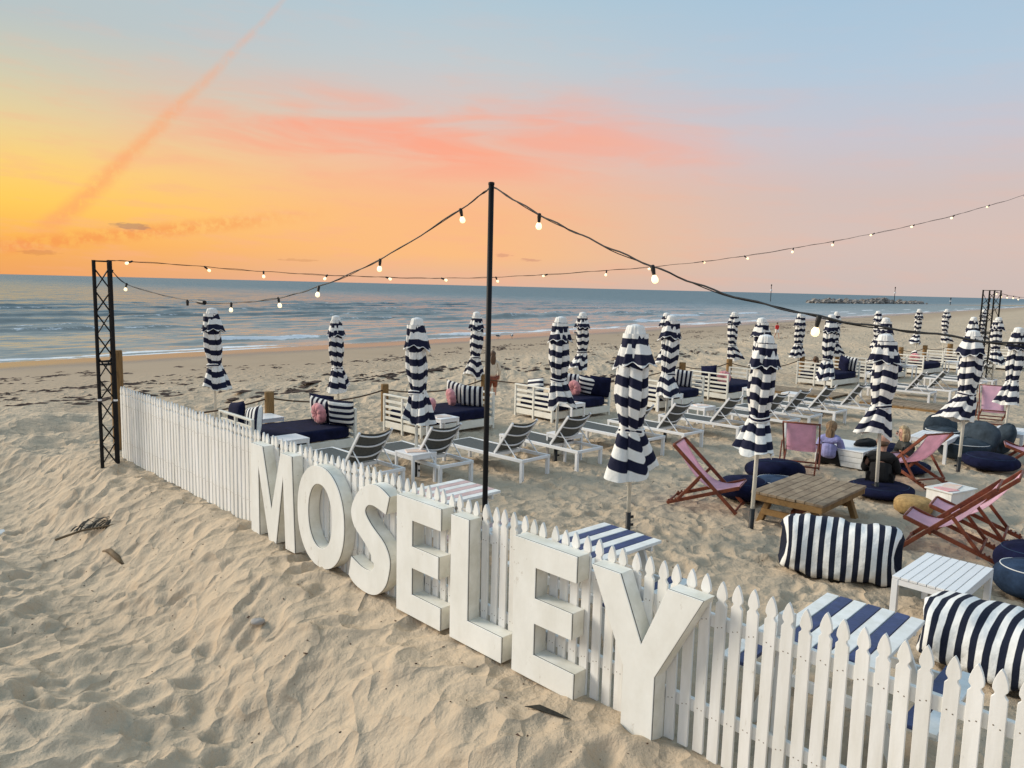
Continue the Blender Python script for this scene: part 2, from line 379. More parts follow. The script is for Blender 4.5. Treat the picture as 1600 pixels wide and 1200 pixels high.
def ground(x, y, spacing=.04):
    x = np.asarray(x, float); y = np.asarray(y, float)
    off = (x-FA[0])*FN[0] + (y-FA[1])*FN[1]; w = x*E2[0]+y*E2[1]
    wob = fbm(x*.5, y*.5, 3, 2)*1.3
    bank = sstep(.35, 1.75, -off + wob*.30)
    berm = sstep(14.7, 17.6, w + wob*.6)
    drop = np.maximum(bank*.68, berm*.72)
    s = x*SH[0]+y*SH[1]
    far = np.clip((s-17)/(41.5-17), 0, None)
    z = -drop - (1.24-.72)*np.where(far < 1, far, 1+(far-1)*2.2)*sstep(15., 20., s)
    # lumpy mounds outside the enclosure
    near = 1-sstep(19, 30, s)
    out = np.maximum(sstep(1.1, 2.8, -off), berm)*near
    z = z + out*(fbm(x*.55+3, y*.55, 4, 20)*.42 + .30*(.35-np.abs(fbm(x*.8+y*.3, y*.9-x*.35, 3, 26))))
    # a ridge of pushed-up sand to the left of the lattice tower
    rl = (x+9.3)*.62 + (y-13.2)*.78; rc = (x+9.3)*.78 - (y-13.2)*.62
    z = z + .45*np.exp(-(rc/.9)**2 - (rl/3.0)**2)*out
    amp = np.where(spacing < .12, 1., np.clip(.12/spacing, 0, 1))
    dry = 1-sstep(24, 34, s)
    amp = amp*(.25+.75*dry)
    rough = .55+.9*np.clip(fbm(x*.35, y*.35, 2, 60)+.45, 0, 1)
    inside = sstep(-.3, .3, off)
    sel = amp > .08; xs_, ys_ = x[sel], y[sel]; pz = np.zeros(x.shape)
    wx = xs_ + fbm(xs_*1.4, ys_*1.4, 2, 40)*.16; wy = ys_ + fbm(xs_*1.4+9, ys_*1.4, 2, 44)*.16
    pz[sel] = (.085*(pits(wx/.30, wy/.30, 1)-.45) + .034*(pits(wx/.15+3, wy/.15, 2)-.45))
    face = np.clip(bank*(1-bank)*4, 0, 1)*(1-berm)
    z = z + amp*rough*pz*(1-.25*inside)*(1+.15*face)
    z = z + amp*.022*fbm(x*3.1, y*3.1, 4, 70)
    # slip striations on the bank, running down the slope
    bk = np.clip(bank*(1-bank)*4, 0, 1)*(1-berm)
    al = (x-FA[0])*FD[0] + (y-FA[1])*FD[1]
    z = z + amp*bk*(.05*fbm(al*2.6+off*1.3, off*.5+al*.2, 3, 90) + .012*fbm(al*11+off*5, off*1.2, 2, 95))
    # wind scour under the letters
    sc = np.exp(-((al-7.9)/.9)**2 - ((off+.55)/.45)**2)
    z = z - .06*sc
    # sand drifted against the foot of the letters and fence
    z = z + .035*np.exp(-((off+.16)/.14)**2)*sstep(-.3, .35, fbm(al*1.7, al*0, 3, 120))*sstep(1, 2, al)
    return z
def gz(x, y):
    return float(ground(np.array([x]), np.array([y]), np.array([.04]))[0])

def axis(lo, hi, st, lo_end, hi_end, r):
    mid = list(np.arange(lo, hi, st)); a = [lo]; d = st
    while a[-1] > lo_end: d *= r; a.append(a[-1]-d)
    b = [mid[-1]]; d = st
    while b[-1] < hi_end: d *= r; b.append(b[-1]+d)
    return np.array(a[1:][::-1] + mid + b[1:])
def grid_mesh(name, X, Y, Z, matname, attrs=None):
    ny, nx = X.shape
    me = bpy.data.meshes.new(name); nv = nx*ny
    me.vertices.add(nv); me.vertices.foreach_set('co', np.stack([X, Y, Z], -1).astype(np.float32).ravel())
    i = np.arange(nv).reshape(ny, nx)
    q = np.stack([i[:-1, :-1], i[:-1, 1:], i[1:, 1:], i[1:, :-1]], -1).reshape(-1, 4)
    me.loops.add(q.size); me.loops.foreach_set('vertex_index', q.ravel().astype(np.int32))
    me.polygons.add(len(q)); me.polygons.foreach_set('loop_start', np.arange(0, q.size, 4, dtype=np.int32))
    me.polygons.foreach_set('use_smooth', np.ones(len(q), bool))
    for k, v in (attrs or {}).items():
        a = me.attributes.new(k, 'FLOAT', 'POINT'); a.data.foreach_set('value', v.astype(np.float32).ravel())
    me.materials.append(MAT[matname]); me.update(); me.validate()
    o = bpy.data.objects.new(name, me); COL.objects.link(o); return o
xs = axis(-9.0, 9.0, .039, -500, 1600, 1.036); ys = axis(3.6, 16.5, .036, -25, 2200, 1.033)
X, Y = np.meshgrid(xs, ys)
SP = np.maximum(np.gradient(xs)[None, :], np.gradient(ys)[:, None])
Zs = ground(X, Y, SP)
# footprints: walks of oval hollows with pushed-up rims
fr_ = random.Random(21)
for wk in range(190):
    px_, py_ = fr_.uniform(-9, 9), fr_.uniform(3.8, 16); hd_ = fr_.uniform(0, 2*PI); sd_ = 1
    for st_ in range(fr_.randint(6, 22)):
        ofp_ = (px_-FA[0])*FN[0]+(py_-FA[1])*FN[1]
        hd_ += fr_.gauss(0, .16); px_ += math.cos(hd_)*.62; py_ += math.sin(hd_)*.62; sd_ = -sd_
        cx, cy = px_-math.sin(hd_)*.1*sd_, py_+math.cos(hd_)*.1*sd_
        if not (-8.8 < cx < 8.8 and 3.8 < cy < 16.2) or (-1.5 < ofp_ < -.55 and fr_.random() < .7): continue
        i0, i1 = np.searchsorted(xs, (cx-.34, cx+.34)); j0, j1 = np.searchsorted(ys, (cy-.34, cy+.34))
        lx = X[j0:j1, i0:i1]-cx; ly = Y[j0:j1, i0:i1]-cy; a_ = hd_+fr_.gauss(0, .2)
        u_ = (lx*math.cos(a_)+ly*math.sin(a_))/(.155*fr_.uniform(.85, 1.2)); v_ = (-lx*math.sin(a_)+ly*math.cos(a_))/(.078*fr_.uniform(.9, 1.35))
        rr_ = np.sqrt(u_*u_+v_*v_); dp_ = fr_.uniform(.022, .05)
        Zs[j0:j1, i0:i1] += np.where(rr_ < 1, -dp_*(1-rr_**2.4), dp_*.42*np.exp(-((rr_-1.18)/.24)**2)) - np.where(rr_ < 1, 0, dp_*.24*np.exp(-((rr_-1.0)/.12)**2))
sand = grid_mesh('sand_beach', X, Y, Zs, 'sand'); tag(sand, kind='structure')

# sea -----------------------------------------------------------------
def sea_material():
    m_ = bpy.data.materials.new('sea'); m_.use_nodes = True; t = NT(m_.node_tree); L = m_.node_tree.links
    bs = m_.node_tree.nodes['Principled BSDF']
    geo = t.n('ShaderNodeNewGeometry'); P = geo.outputs['Position']
    sp = t.n('ShaderNodeSeparateXYZ'); L.new(P, sp.inputs[0])
    s = t.m('ADD', t.m('MULTIPLY', sp.outputs[0], -.785), t.m('MULTIPLY', sp.outputs[1], .62))
    a = t.m('ADD', t.m('MULTIPLY', sp.outputs[0], .62), t.m('MULTIPLY', sp.outputs[1], .785))
    fo = t.n('ShaderNodeAttribute', attribute_name='foam').outputs['Fac']
    shal = t.mr(s, 120, 42)
    cc = t.mix(shal, (.105, .140, .150, 1), (.25, .255, .23, 1))
    fn = t.noise(t.comb(t.m('MULTIPLY', a, .55), s, 0.), 2.2, 4., .7)
    fm = t.mr(t.m('ADD', fo, t.m('MULTIPLY', t.m('SUBTRACT', fn, .5), .9)), .50, .70)
    cc = t.mix(fm, cc, (.74, .76, .78, 1))
    L.new(cc, bs.inputs['Base Color'])
    L.new(t.mr(fm, 0., 1., .20, .8, 'LINEAR'), bs.inputs['Roughness']); bs.inputs['IOR'].default_value = 1.42
    def slopes(fa, fs_, off, ka, ks):
        nn = t.n('ShaderNodeTexNoise'); nn.inputs['Scale'].default_value = 1.; nn.inputs['Detail'].default_value = 2.
        L.new(t.comb(t.m('MULTIPLY', a, fa), t.m('MULTIPLY', s, fs_), off), nn.inputs['Vector'])
        sc = t.n('ShaderNodeSeparateColor'); L.new(nn.outputs[1], sc.inputs[0])
        return t.m('MULTIPLY', t.m('SUBTRACT', sc.outputs[0], .5), ka), t.m('MULTIPLY', t.m('SUBTRACT', sc.outputs[1], .5), ks)
    a1, s1 = slopes(.9, 1.8, 0., .35, .5)
    wv = t.noise(t.comb(t.m('MULTIPLY', a, .10), t.m('MULTIPLY', s, .36)), 1., 6., .68)
    wl = t.mr(wv, .49, .62)
    # at grazing view only the shoreward faces of the chop are seen: flat backs and steep little faces
    sa = t.m('SUBTRACT', a1, t.mr(a, 70, 320, 0., .24))
    sn = t.m('SUBTRACT', t.m('MULTIPLY', s1, .5), t.m('ADD', t.mr(wl, 0., 1., .050, .19, 'LINEAR'), t.mr(s, 110, 450, 0., .03)))
    vx = t.m('ADD', t.m('MULTIPLY', sa, .62), t.m('MULTIPLY', sn, -.785)); vy = t.m('ADD', t.m('MULTIPLY', sa, .785), t.m('MULTIPLY', sn, .62))
    ad = t.n('ShaderNodeVectorMath', operation='ADD'); L.new(geo.outputs['Normal'], ad.inputs[0]); L.new(t.comb(vx, vy, 0.), ad.inputs[1])
    nm = t.n('ShaderNodeVectorMath', operation='NORMALIZE'); L.new(ad.outputs[0], nm.inputs[0]); L.new(nm.outputs[0], bs.inputs['Normal'])
    MAT['sea'] = m_
sea_material()
ss = axis(39.0, 115.0, .26, 36, 26000, 1.045); aa = axis(-10., 120., .6, -26000, 26000, 1.045)
AA, SS = np.meshgrid(aa, ss); A1 = aa[None, :]
Zw = np.full(AA.shape, SEA_Z); foam = np.zeros(AA.shape)
fine = np.clip(1.5/np.maximum(np.gradient(aa)[None, :], 1e-3), 0, 1)*np.clip(1.0/np.maximum(np.gradient(ss)[:, None], 1e-3), 0, 1)
pos = 46.5; k = 0
while pos < 150:
    for sub in range(2):
        c0 = pos + sub*1.9 + fbm(A1*.022+k*3.7+sub*9, A1*0+k, 3, k+sub)*5.5
        m_ = sstep(-.02, .30, fbm(A1*.045+k*11.3+sub*5, A1*0+k*1.7, 3, 100+k+sub))
        am = (.33 if pos > 52 else .24)*m_*(1 if pos < 90 else .75)
        d = SS-c0
        prof = np.where(d < 0, np.exp(-(d/.6)**2), np.exp(-(d/1.5)**2))
        Zw += am*prof*fine
        br = sstep(.45, 1., m_)*sstep(-.02, .26, fbm(A1*.06+k*5.1, A1*0+3*k, 3, 200+k+sub))
        foam = np.maximum(foam, br*np.where(d < 0, np.exp(-((d+.35)/.55)**2), np.exp(-((d+.1)/.3)**2))*(.95 if pos < 58 else .55))
    pos += 4.2 + 5.0*hash2(k*1.0, 3.3, 1); k += 1
edge = 42.0 + fbm(A1*.05, A1*0, 4, 300)*2.4
foam = np.maximum(foam, np.exp(-((SS-edge-.5)/.8)**2)*.95)
edge2 = 44.3 + fbm(A1*.07+20, A1*0, 4, 310)*2.4
foam = np.maximum(foam, np.exp(-((SS-edge2)/.9)**2)*.82*sstep(-.25, .2, fbm(AA*.05+40, SS*.1, 3, 320)))
Zw += (.07*fbm(AA*.3, SS*.8, 4, 400) + .10*fbm(AA*.42, SS*1.0+AA*.1, 3, 430))*fine*sstep(42, 48, SS) + .10*fbm(AA*.06, SS*.22, 3, 410)*sstep(43, 52, SS)*np.clip(4/np.maximum(np.gradient(ss)[:, None], 1e-3), 0, 1)
Zw = np.where(SS < 43.5, Zw - .0*SS, Zw)
XW = AA*SHA[0] + SS*SH[0]; YW = AA*SHA[1] + SS*SH[1]
sea = grid_mesh('sea', XW, YW, Zw, 'sea', {'foam': foam}); tag(sea, kind='structure')
# ------------------------------------------------------------------ picket fence
PITCH_P = .1092; S_END = 16.4
fence = empty('picket_fence', (FA[0], FA[1], 0), A_FD, 'long white picket fence with pointed tops running from the lattice tower', 'fence')
half = [(.0365, 0.), (.0365, 1.065), (.030, 1.072), (.0225, 1.082), (.0225, 1.092), (.0335, 1.106), (.0345, 1.122), (.031, 1.145), (.022, 1.175), (.011, 1.2), (0, 1.215)]
poly = [(-x, z) for x, z in half] + [(x, z) for x, z in half[::-1][1:]]
pk_meshes = []
for v in range(3):
    b = MB().prism(poly, -.010, .010)
    if v < 3:
        for zz in (.30, .92):
            for xx in (-.014, .016): b.box((xx, -.0105, zz+random.uniform(-.012, .012)), (.007, .003, .007), 1)
    o = b.build('picket', ['white_paint', 'drift_wood'], fence, bevel=.002); pk_meshes.append(o)
n_p = int(S_END/PITCH_P); proto_p = pk_meshes
for i in range(n_p):
    o = proto_p[i % 3] if i < 3 else proto_p[random.randrange(3)].copy()
    if i >= 3: COL.objects.link(o)
    s_ = .03+i*PITCH_P; x_, y_, _ = fpt(s_, 0)
    o.parent = fence
    o.location = (s_+random.uniform(-.004, .004), random.uniform(-.002, .002), random.uniform(-.012, .010))
    o.rotation_euler = (random.uniform(-.006, .006), random.uniform(-.008, .008), random.uniform(-.02, .02))
for z_ in (.30, .92):
    MB().box((S_END/2, .029, z_), (S_END, .034, .085)).build('rail', 'white_paint', fence, bevel=.003)
for i in range(8):
    MB().box((.06+i*2.3, .087, .52), (.08, .08, 1.16)).build('post', 'white_paint', fence, bevel=.004)

# ------------------------------------------------------------------ MOSELEY letters
def ell(cx, cz, rx, rz, n=48, p=2.0):
    out = []
    for k_ in range(n):
        a = 2*PI*k_/n; c_, s_ = math.cos(a), math.sin(a)
        out.append((cx+rx*math.copysign(abs(c_)**(2/p), c_), cz+rz*math.copysign(abs(s_)**(2/p), s_)))
    return out
def smooth_poly(pts, closed=True, n=4, sharp=()):
    out = []; N = len(pts)
    for i in range(N):
        p0, p1, p2, p3 = pts[(i-1) % N], pts[i], pts[(i+1) % N], pts[(i+2) % N]
        if i in sharp: p0 = p1
        if (i+1) % N in sharp: p3 = p2
        for j in range(n):
            t = j/n; t2 = t*t; t3 = t2*t
            out.append(tuple(.5*((2*p1[q]) + (-p0[q]+p2[q])*t + (2*p0[q]-5*p1[q]+4*p2[q]-p3[q])*t2 + (-p0[q]+3*p1[q]-3*p2[q]+p3[q])*t3) for q in (0, 1)))
    return out
E_ = lambda s: [(s, .01), (s, 1.10), (s+.635, 1.10), (s+.635, .905), (s+.232, .905), (s+.232, .665), (s+.605, .665), (s+.605, .465), (s+.232, .465), (s+.232, .215), (s+.64, .215), (s+.64, .01)]
S_pts = [(7.82, 1.045), (7.66, 1.105), (7.50, 1.10), (7.33, 1.01), (7.22, .88), (7.18, .75), (7.24, .62), (7.42, .50), (7.54, .39), (7.575, .30), (7.50, .245), (7.36, .245), (7.18, .30), (7.13, .10), (7.25, .03), (7.45, .005), (7.62, .04), (7.75, .15), (7.81, .28), (7.83, .44), (7.74, .58), (7.54, .70), (7.43, .80), (7.455, .875), (7.56, .905), (7.765, .865)]
LET = [('M', [(5.01, .02), (5.03, 1.10), (5.32, 1.10), (5.52, .40), (5.75, 1.10), (6.00, 1.10), (6.05, .02), (5.84, .02), (5.80, .84), (5.62, .02), (5.45, .02), (5.21, .86), (5.21, .02)]),
       ('O', None), ('S', smooth_poly(S_pts, n=4, sharp=(0, 12, 13, 25))), ('E', E_(7.94)), ('L', [(8.71, .01), (8.71, 1.09), (8.935, 1.09), (8.935, .225), (9.35, .225), (9.35, .01)]),
       ('E', E_(9.47)), ('Y', [(10.545, .0), (10.545, .46), (10.24, 1.09), (10.49, 1.09), (10.685, .66), (10.87, 1.10), (11.13, 1.10), (10.80, .47), (10.80, .0)])]
LLAB = ['big white letter M, first letter of the sign on the picket fence', 'big white rounded letter O on the picket fence beside the M', 'big white curved letter S on the picket fence after the O',
        'big white letter E between the S and the L on the fence', 'big white letter L in the middle of the fence sign, beside the black pole', 'big white letter E between the L and the Y on the fence', 'big white letter Y, last and nearest letter of the fence sign']
cx_of = []
for (ch, pl), lab in zip(LET, LLAB):
    if ch == 'O': lo, hi = 6.12, 7.05
    else: lo, hi = min(p[0] for p in pl), max(p[0] for p in pl)
    c_ = (lo+hi)/2; x_, y_, _ = fpt(c_, 0)
    root = empty('sign_letter', (x_, y_, .0), A_FD, lab, 'letter', 'white letters of the sign')
    b = MB(); f = MB(); jn = MB()
    if ch == 'O':
        jn.ringprism(ell(0, .56, .464, .544, 56, 2.15), ell(0, .57, .241, .346, 56, 2.1), -.1435, -.1375)
        b.ringprism(ell(0, .56, .465, .545, 56, 2.15), ell(0, .57, .24, .345, 56, 2.1), -.137, -.014)
        f.ringprism(ell(0, .56, .465, .545, 56, 2.15), ell(0, .57, .24, .345, 56, 2.1), -.152, -.144)
    else:
        q = [(p[0]-c_, p[1]) for p in pl]; b.prism(q, -.137, -.014); f.prism(q, -.152, -.144); jn.prism(q, -.1435, -.1375)
    b.build('return_body', 'sign_return', root, bevel=.0015); f.build('face_panel', 'sign_face', root, bevel=.0015); jn.build('joint_strip', 'joint_dark', root)

# ------------------------------------------------------------------ lattice towers
def lattice(name, loc, rz, h, side, n, lab, legs=3):
    root = empty(name, loc, rz, lab, 'tower')
    base = -.45
    cs = [(side/2, 0), (-side/2, 0), (0, side*.9)] if legs == 3 else [(side/2, side/2), (-side/2, side/2), (-side/2, -side/2), (side/2, -side/2)]
    for (x_, y_) in cs: MB().tube([(x_, y_, base), (x_, y_, h)], .029, 8).build('chord', 'black_metal', root)
    zs = np.linspace(.05, h-.12, n+1)
    for i in range(len(cs)):
        a = cs[i]; b_ = cs[(i+1) % len(cs)]
        for k_ in range(n):
            p, q = (a, b_) if k_ % 2 == 0 else (b_, a)
            MB().tube([(p[0], p[1], zs[k_]), (q[0], q[1], zs[k_+1])], .011, 6).build('brace', 'black_metal', root)
        for z_ in (h-.015, h*.52, h*.505): MB().tube([(a[0], a[1], z_), (b_[0], b_[1], z_)], .012, 6).build('ring_bar', 'black_metal', root)
    for (x_, y_) in cs[:2]: MB().lathe([(.0315, 0), (.0315, .03)], 10, (x_, y_, h*.33)).build('clamp', 'white_metal', root)
    return root
lattice('lattice_tower', (-6.42, 12.06, -.05), .05, 3.30, .25, 9, 'black steel lattice tower at the far end of the picket fence')
lattice('lattice_tower', (18.0, 29.2, 0), .5, 3.3, .42, 7, 'distant black lattice tower holding lights beyond the parasols', 4)
pole = empty('light_pole', (-.21, 6.49, 0), 0, 'tall black pole standing behind the fence between the L and E', 'pole')
MB().tube([(0, 0, -.4), (0, 0, 3.83)], .0235, 14).build('shaft', 'black_metal', pole, smooth=True)
MB().lathe([(.026, 3.825), (.026, 3.845), (.015, 3.85)], 14).build('cap', 'black_metal', pole)
p2 = dup(pole, (4.87, 1.3, 0), 0, 'black pole at the near end of the fence, outside the view')
mast = empty('light_mast', (16.2, 22.1, 0), 0, 'tall mast holding the upper end of the far festoon string', 'mast')
MB().tube([(0, 0, -.3), (0, 0, 6.75)], [.06, .04], 12).build('shaft', 'black_metal', mast, smooth=True)

# ------------------------------------------------------------------ festoon strings
def spline(pts, n=6):
    out = []; P_ = [Vector(p) for p in pts]
    for i in range(len(P_)-1):
        p0 = P_[max(i-1, 0)]; p1 = P_[i]; p2_ = P_[i+1]; p3 = P_[min(i+2, len(P_)-1)]
        for j in range(n):
            t = j/n
            out.append(.5*((2*p1)+(-p0+p2_)*t+(2*p0-5*p1+4*p2_-p3)*t*t+(-p0+3*p1-3*p2_+p3)*t**3))
    out.append(P_[-1]); return out
sock_m = MB().lathe([(.012, .012), (.02, .005), (.021, -.03), (.016, -.075), (.0165, -.085)], 10).build('socket', 'black_plastic', None)
bulb_m = MB().lathe([(.014, -.082), (.022, -.095), (.030, -.112), (.0325, -.128), (.029, -.146), (.018, -.158), (.005, -.162)], 12).build('bulb', 'bulb_glow', None, smooth=True)
SOCK, BULB = sock_m.data, bulb_m.data
for me_ in (SOCK, BULB):
    for v_ in me_.vertices: v_.co *= .74
bpy.data.objects.remove(sock_m); bpy.data.objects.remove(bulb_m)
def festoon(path, bulbs, r, lab, tilt=.25, thick=None):
    root = empty('festoon_string', path[0], 0, lab, 'string lights', 'festoon strings')
    o0 = Vector(path[0]); pts = spline(path, 8)
    r *= .72
    MB().tube([p-o0 + Vector((0, 0, .006*math.sin(i*1.3))) for i, p in enumerate(pts)], r, 6).build('cable', 'black_plastic', root, smooth=True)
    MB().tube([p-o0 + Vector((.006*math.sin(i*.9), .006*math.cos(i*1.3), -.004+.007*math.sin(i*.55))) for i, p in enumerate(pts)], r*.6, 5).build('tension_wire', 'black_metal', root, smooth=True)
    for bp in bulbs:
        s_ = bpy.data.objects.new('socket', SOCK); COL.objects.link(s_); s_.parent = root; s_.location = Vector(bp)-o0
        s_.rotation_euler = (random.uniform(-tilt, tilt), random.uniform(-tilt, tilt), random.uniform(0, 6))
        bb = bpy.data.objects.new('bulb', BULB); COL.objects.link(bb); bb.parent = s_
    return root
# cable levels as measured along the run, attached at tower and pole
st1 = [(-6.42, 12.2, 3.24), (-5.96, 12.34, 2.88), (-4.66, 11.01, 2.69), (-3.66, 9.99, 2.70), (-2.78, 9.10, 2.80), (-2.13, 8.43, 2.95), (-1.32, 7.61, 3.23), (-.48, 6.76, 3.65), (-.215, 6.5, 3.81)]
st1[1] = (-6.0, 11.95, 2.90)
fs = festoon(st1, [(-6.28, 12.1, 3.10), (-5.98, 11.93, 2.90), (-3.66, 9.99, 2.70), (-2.78, 9.10, 2.80), (-2.13, 8.43, 2.95), (-1.32, 7.61, 3.23), (-.48, 6.76, 3.65)], .008, 'sagging festoon of warm bulbs between the lattice tower and the pole')
cn = MB().tube([(-4.40, 10.76, 2.685), (-4.26, 10.62, 2.675)], .032, 10).build('connector', 'black_plastic', fs); cn.location = -Vector(st1[0])
MB().lathe([(.012, .012), (.02, .005), (.021, -.03), (.016, -.075)], 10).build('empty_socket', 'black_plastic', fs, loc=Vector((-4.66, 11.01, 2.69))-Vector(st1[0]))
st2 = [(-.2, 6.48, 3.81), (.18, 6.08, 3.56), (.54, 5.72, 3.36), (.94, 5.31, 3.16), (1.33, 4.92, 2.99), (1.77, 4.47, 2.87), (2.16, 4.07, 2.81), (2.60, 3.62, 2.79), (3.3, 2.9, 2.95), (4.1, 2.1, 3.32), (4.87, 1.3, 3.82)]
fs = festoon(st2, [(.18, 6.08, 3.56), (.94, 5.31, 3.16), (1.77, 4.47, 2.87), (2.75, 3.46, 2.81), (3.6, 2.6, 3.06)], .0085, 'thick festoon cable descending from the pole towards the right foreground')
st3 = [(-6.42, 12.2, 3.25), (-6.09, 12.35, 3.25), (-5.11, 12.78, 3.20), (-4.26, 13.15, 3.15), (-3.28, 13.57, 3.12), (-2.32, 13.99, 3.11), (-1.36, 14.41, 3.12), (-.36, 14.84, 3.17), (.64, 15.27, 3.25), (1.87, 15.81, 3.37), (2.89, 16.25, 3.48), (4.04, 16.75, 3.63), (5.06, 17.2, 3.79), (6.33, 17.75, 4.02), (7.43, 18.23, 4.23), (8.59, 18.73, 4.47), (9.8, 19.26, 4.74), (11.06, 19.8, 5.05), (12.23, 20.31, 5.38), (13.43, 20.83, 5.73), (16.2, 22.1, 6.7)]
festoon(st3, st3[1:-1], .007, 'long festoon string rising to the right across the whole beach club', 1.2)
far = [(18.1, 29.25, 3.25), (18.9, 29.6, 3.12), (19.8, 30.0, 3.05), (20.8, 30.5, 3.05), (21.8, 31.0, 3.1), (22.8, 31.5, 3.2), (24.0, 32.2, 3.35)]
festoon(far, [(18.25, 29.3, 3.24), (18.5, 29.4, 3.14), (18.8, 29.55, 3.12), (19.15, 29.7, 3.10), (19.5, 29.9, 3.06), (19.8, 30.0, 3.05), (20.2, 30.2, 3.05), (20.6, 30.4, 3.05), (21.0, 30.6, 3.06), (21.6, 30.9, 3.09)], .008, 'far string of crowded warm bulbs beside the distant lattice tower')
tl = MB().tube([(0, 0, -.3), (0, 0, 3.4)], .04, 10).build('light_pole', 'black_metal', None, loc=(24, 32.2, 0)); tag(tl, 'thin dark pole ending the far string of bulbs', 'pole')

# ------------------------------------------------------------------ rope posts and ropes
POSTS = [(-6.86, 13.22, 1.74, .10), (-4.62, 14.48, .90, .088), (-2.80, 16.77, .80, .085), (-.69, 18.99, .81, .085), (5.21, 23.43, .82, .1), (7.09, 25.02, .82, .095), (10.61, 28.06, .74, .09), (12.46, 29.47, .78, .1), (17.15, 33.91, .76, .1), (18.92, 35.24, .78, .1), (20.78, 36.5, .80, .12)]
PLAB = ['tallest round timber post, standing behind the lattice tower', 'round timber post behind the white table and nearest daybed', 'timber post at the left corner of the daybed by the black pole', 'timber post partly hidden by the tall black pole', 'timber post right of the parasol beside the pink cushion bed',
        'timber post below the parasol in the middle of the rope line', 'timber post left of the seated onlooker on the beach', 'timber post behind the daybed with dark blue backrest', 'timber post right of the parasol crossed by the cable', 'small timber post behind the far slatted daybed', 'stubby timber post under the far parasol at the right']
pmesh = MB().lathe([(.98, -.5), (1., .0), (1., .97), (.93, 1.0)], 16).build('timber_post', 'post_wood', None, smooth=False); PM = pmesh.data; bpy.data.objects.remove(pmesh)
tops = []
for (x_, y_, h, r), lab in zip(POSTS, PLAB):
    z0 = gz(x_, y_); o = bpy.data.objects.new('timber_post', PM); COL.objects.link(o); o.location = (x_, y_, z0 if z0 < -.1 else 0)
    hh = h-o.location[2]; o.scale = (r, r, hh); tag(o, lab, 'post', 'timber rope posts'); tops.append((x_, y_, h-.12 if h < 1.2 else .62))
def rope(a, b, sag, lab):
    a = Vector(a); b = Vector(b); pts = []
    for i in range(17):
        t = i/16; p = a.lerp(b, t); p.z -= sag*4*t*(1-t); pts.append(p-a)
    o = MB().tube(pts, .016, 6).build('boundary_rope', 'rope_fibre', None, smooth=True, loc=a); tag(o, lab, 'rope', 'ropes between the timber posts')
RL = ['brown rope from the lattice tower post to the second post', 'brown rope sagging behind the nearest daybed', 'brown rope sagging left of the tall black pole', 'long brown rope right of the pole behind two daybeds', 'brown rope sagging left of the middle parasol of the back row', 'brown rope running right towards the seated onlooker', 'short brown rope behind the daybed with dark blue backrest', 'brown rope behind the far daybeds', 'far brown rope between two small posts', 'farthest brown rope at the right end of the posts']
for i in range(len(tops)-1):
    d = math.dist(tops[i], tops[i+1]); rope(tops[i], tops[i+1], .055*d if d < 5 else .05*d*.9, RL[i])

# ------------------------------------------------------------------ parasols
def canopy_mesh(seed, L=1.5, lean=0.):
    rr = random.Random(seed); NA, NZ = 112, 56; b = MB(); vs = []; fs = []; at = []
    n = 7; wd = [rr.uniform(.6, 1.5) for _ in range(n)]; tot = sum(wd); edge = [0.]
    for w_ in wd: edge.append(edge[-1]+w_/tot*2*PI)
    dep = [rr.uniform(.16, .40) for _ in range(n)]; off = [rr.uniform(-.24, .24) for _ in range(n)]; slo = [rr.uniform(-.45, .45) for _ in range(n)]
    fl = [rr.uniform(.55, 1.35) for _ in range(n)]; hem = [rr.uniform(-.10, .07) for _ in range(n)]
    strap = .70
    for i in range(NZ+1):
        v = i/NZ; flare = max(0, (v-strap)/(1-strap)); q_ = min(v/strap, 1)
        body = .138+.050*math.sin(min(q_, 1)*PI*.60)
        Rr = body + (.132-body)*float(sstep(strap*.60, strap, v)) if v < strap else .132 + .125*flare**.8
        for k_ in range(NA):
            a = 2*PI*k_/NA; j = 0
            while j < n-1 and a >= edge[j+1]: j += 1
            f = (a-edge[j])/(edge[j+1]-edge[j]); e_ = abs(2*f-1)
            jn = (j+1) % n if f > .5 else (j-1) % n; bl = max(0, e_-.6)/.4*.5
            w8 = fl[j]*(1-bl)+fl[jn]*bl; hz = hem[j]*(1-bl)+hem[jn]*bl
            r_ = Rr*(1-dep[j]*e_**3.5*(.4+.6*min(1, v*3))*(1-.3*flare))*(1+(w8-1)*(.10+.8*flare))
            r_ *= 1+.030*math.sin(a*3+v*9+seed)+.020*math.sin(a*11+v*7+seed)*(v > .1)
            z_ = -v*L + hz*flare + .018*math.sin(a*2+seed)*v
            tw = .22*v*math.sin(seed) + .2*flare*math.sin(a+seed)
            bend = .025*math.sin(v*4+seed)
            vs.append((r_*math.cos(a+tw) + lean*flare**1.3*.16 + bend, r_*math.sin(a+tw)+bend*.6, z_))
            at.append(v*L/.213 + (off[j]*(1-bl)+off[jn]*bl)*min(1, v*4) + slo[j]*(f-.5)*min(1, v*3)*(1-bl))
    for i in range(NZ):
        for k_ in range(NA): fs.append((i*NA+k_, i*NA+(k_+1) % NA, (i+1)*NA+(k_+1) % NA, (i+1)*NA+k_))
    b.add(vs, fs, 0, at); return b
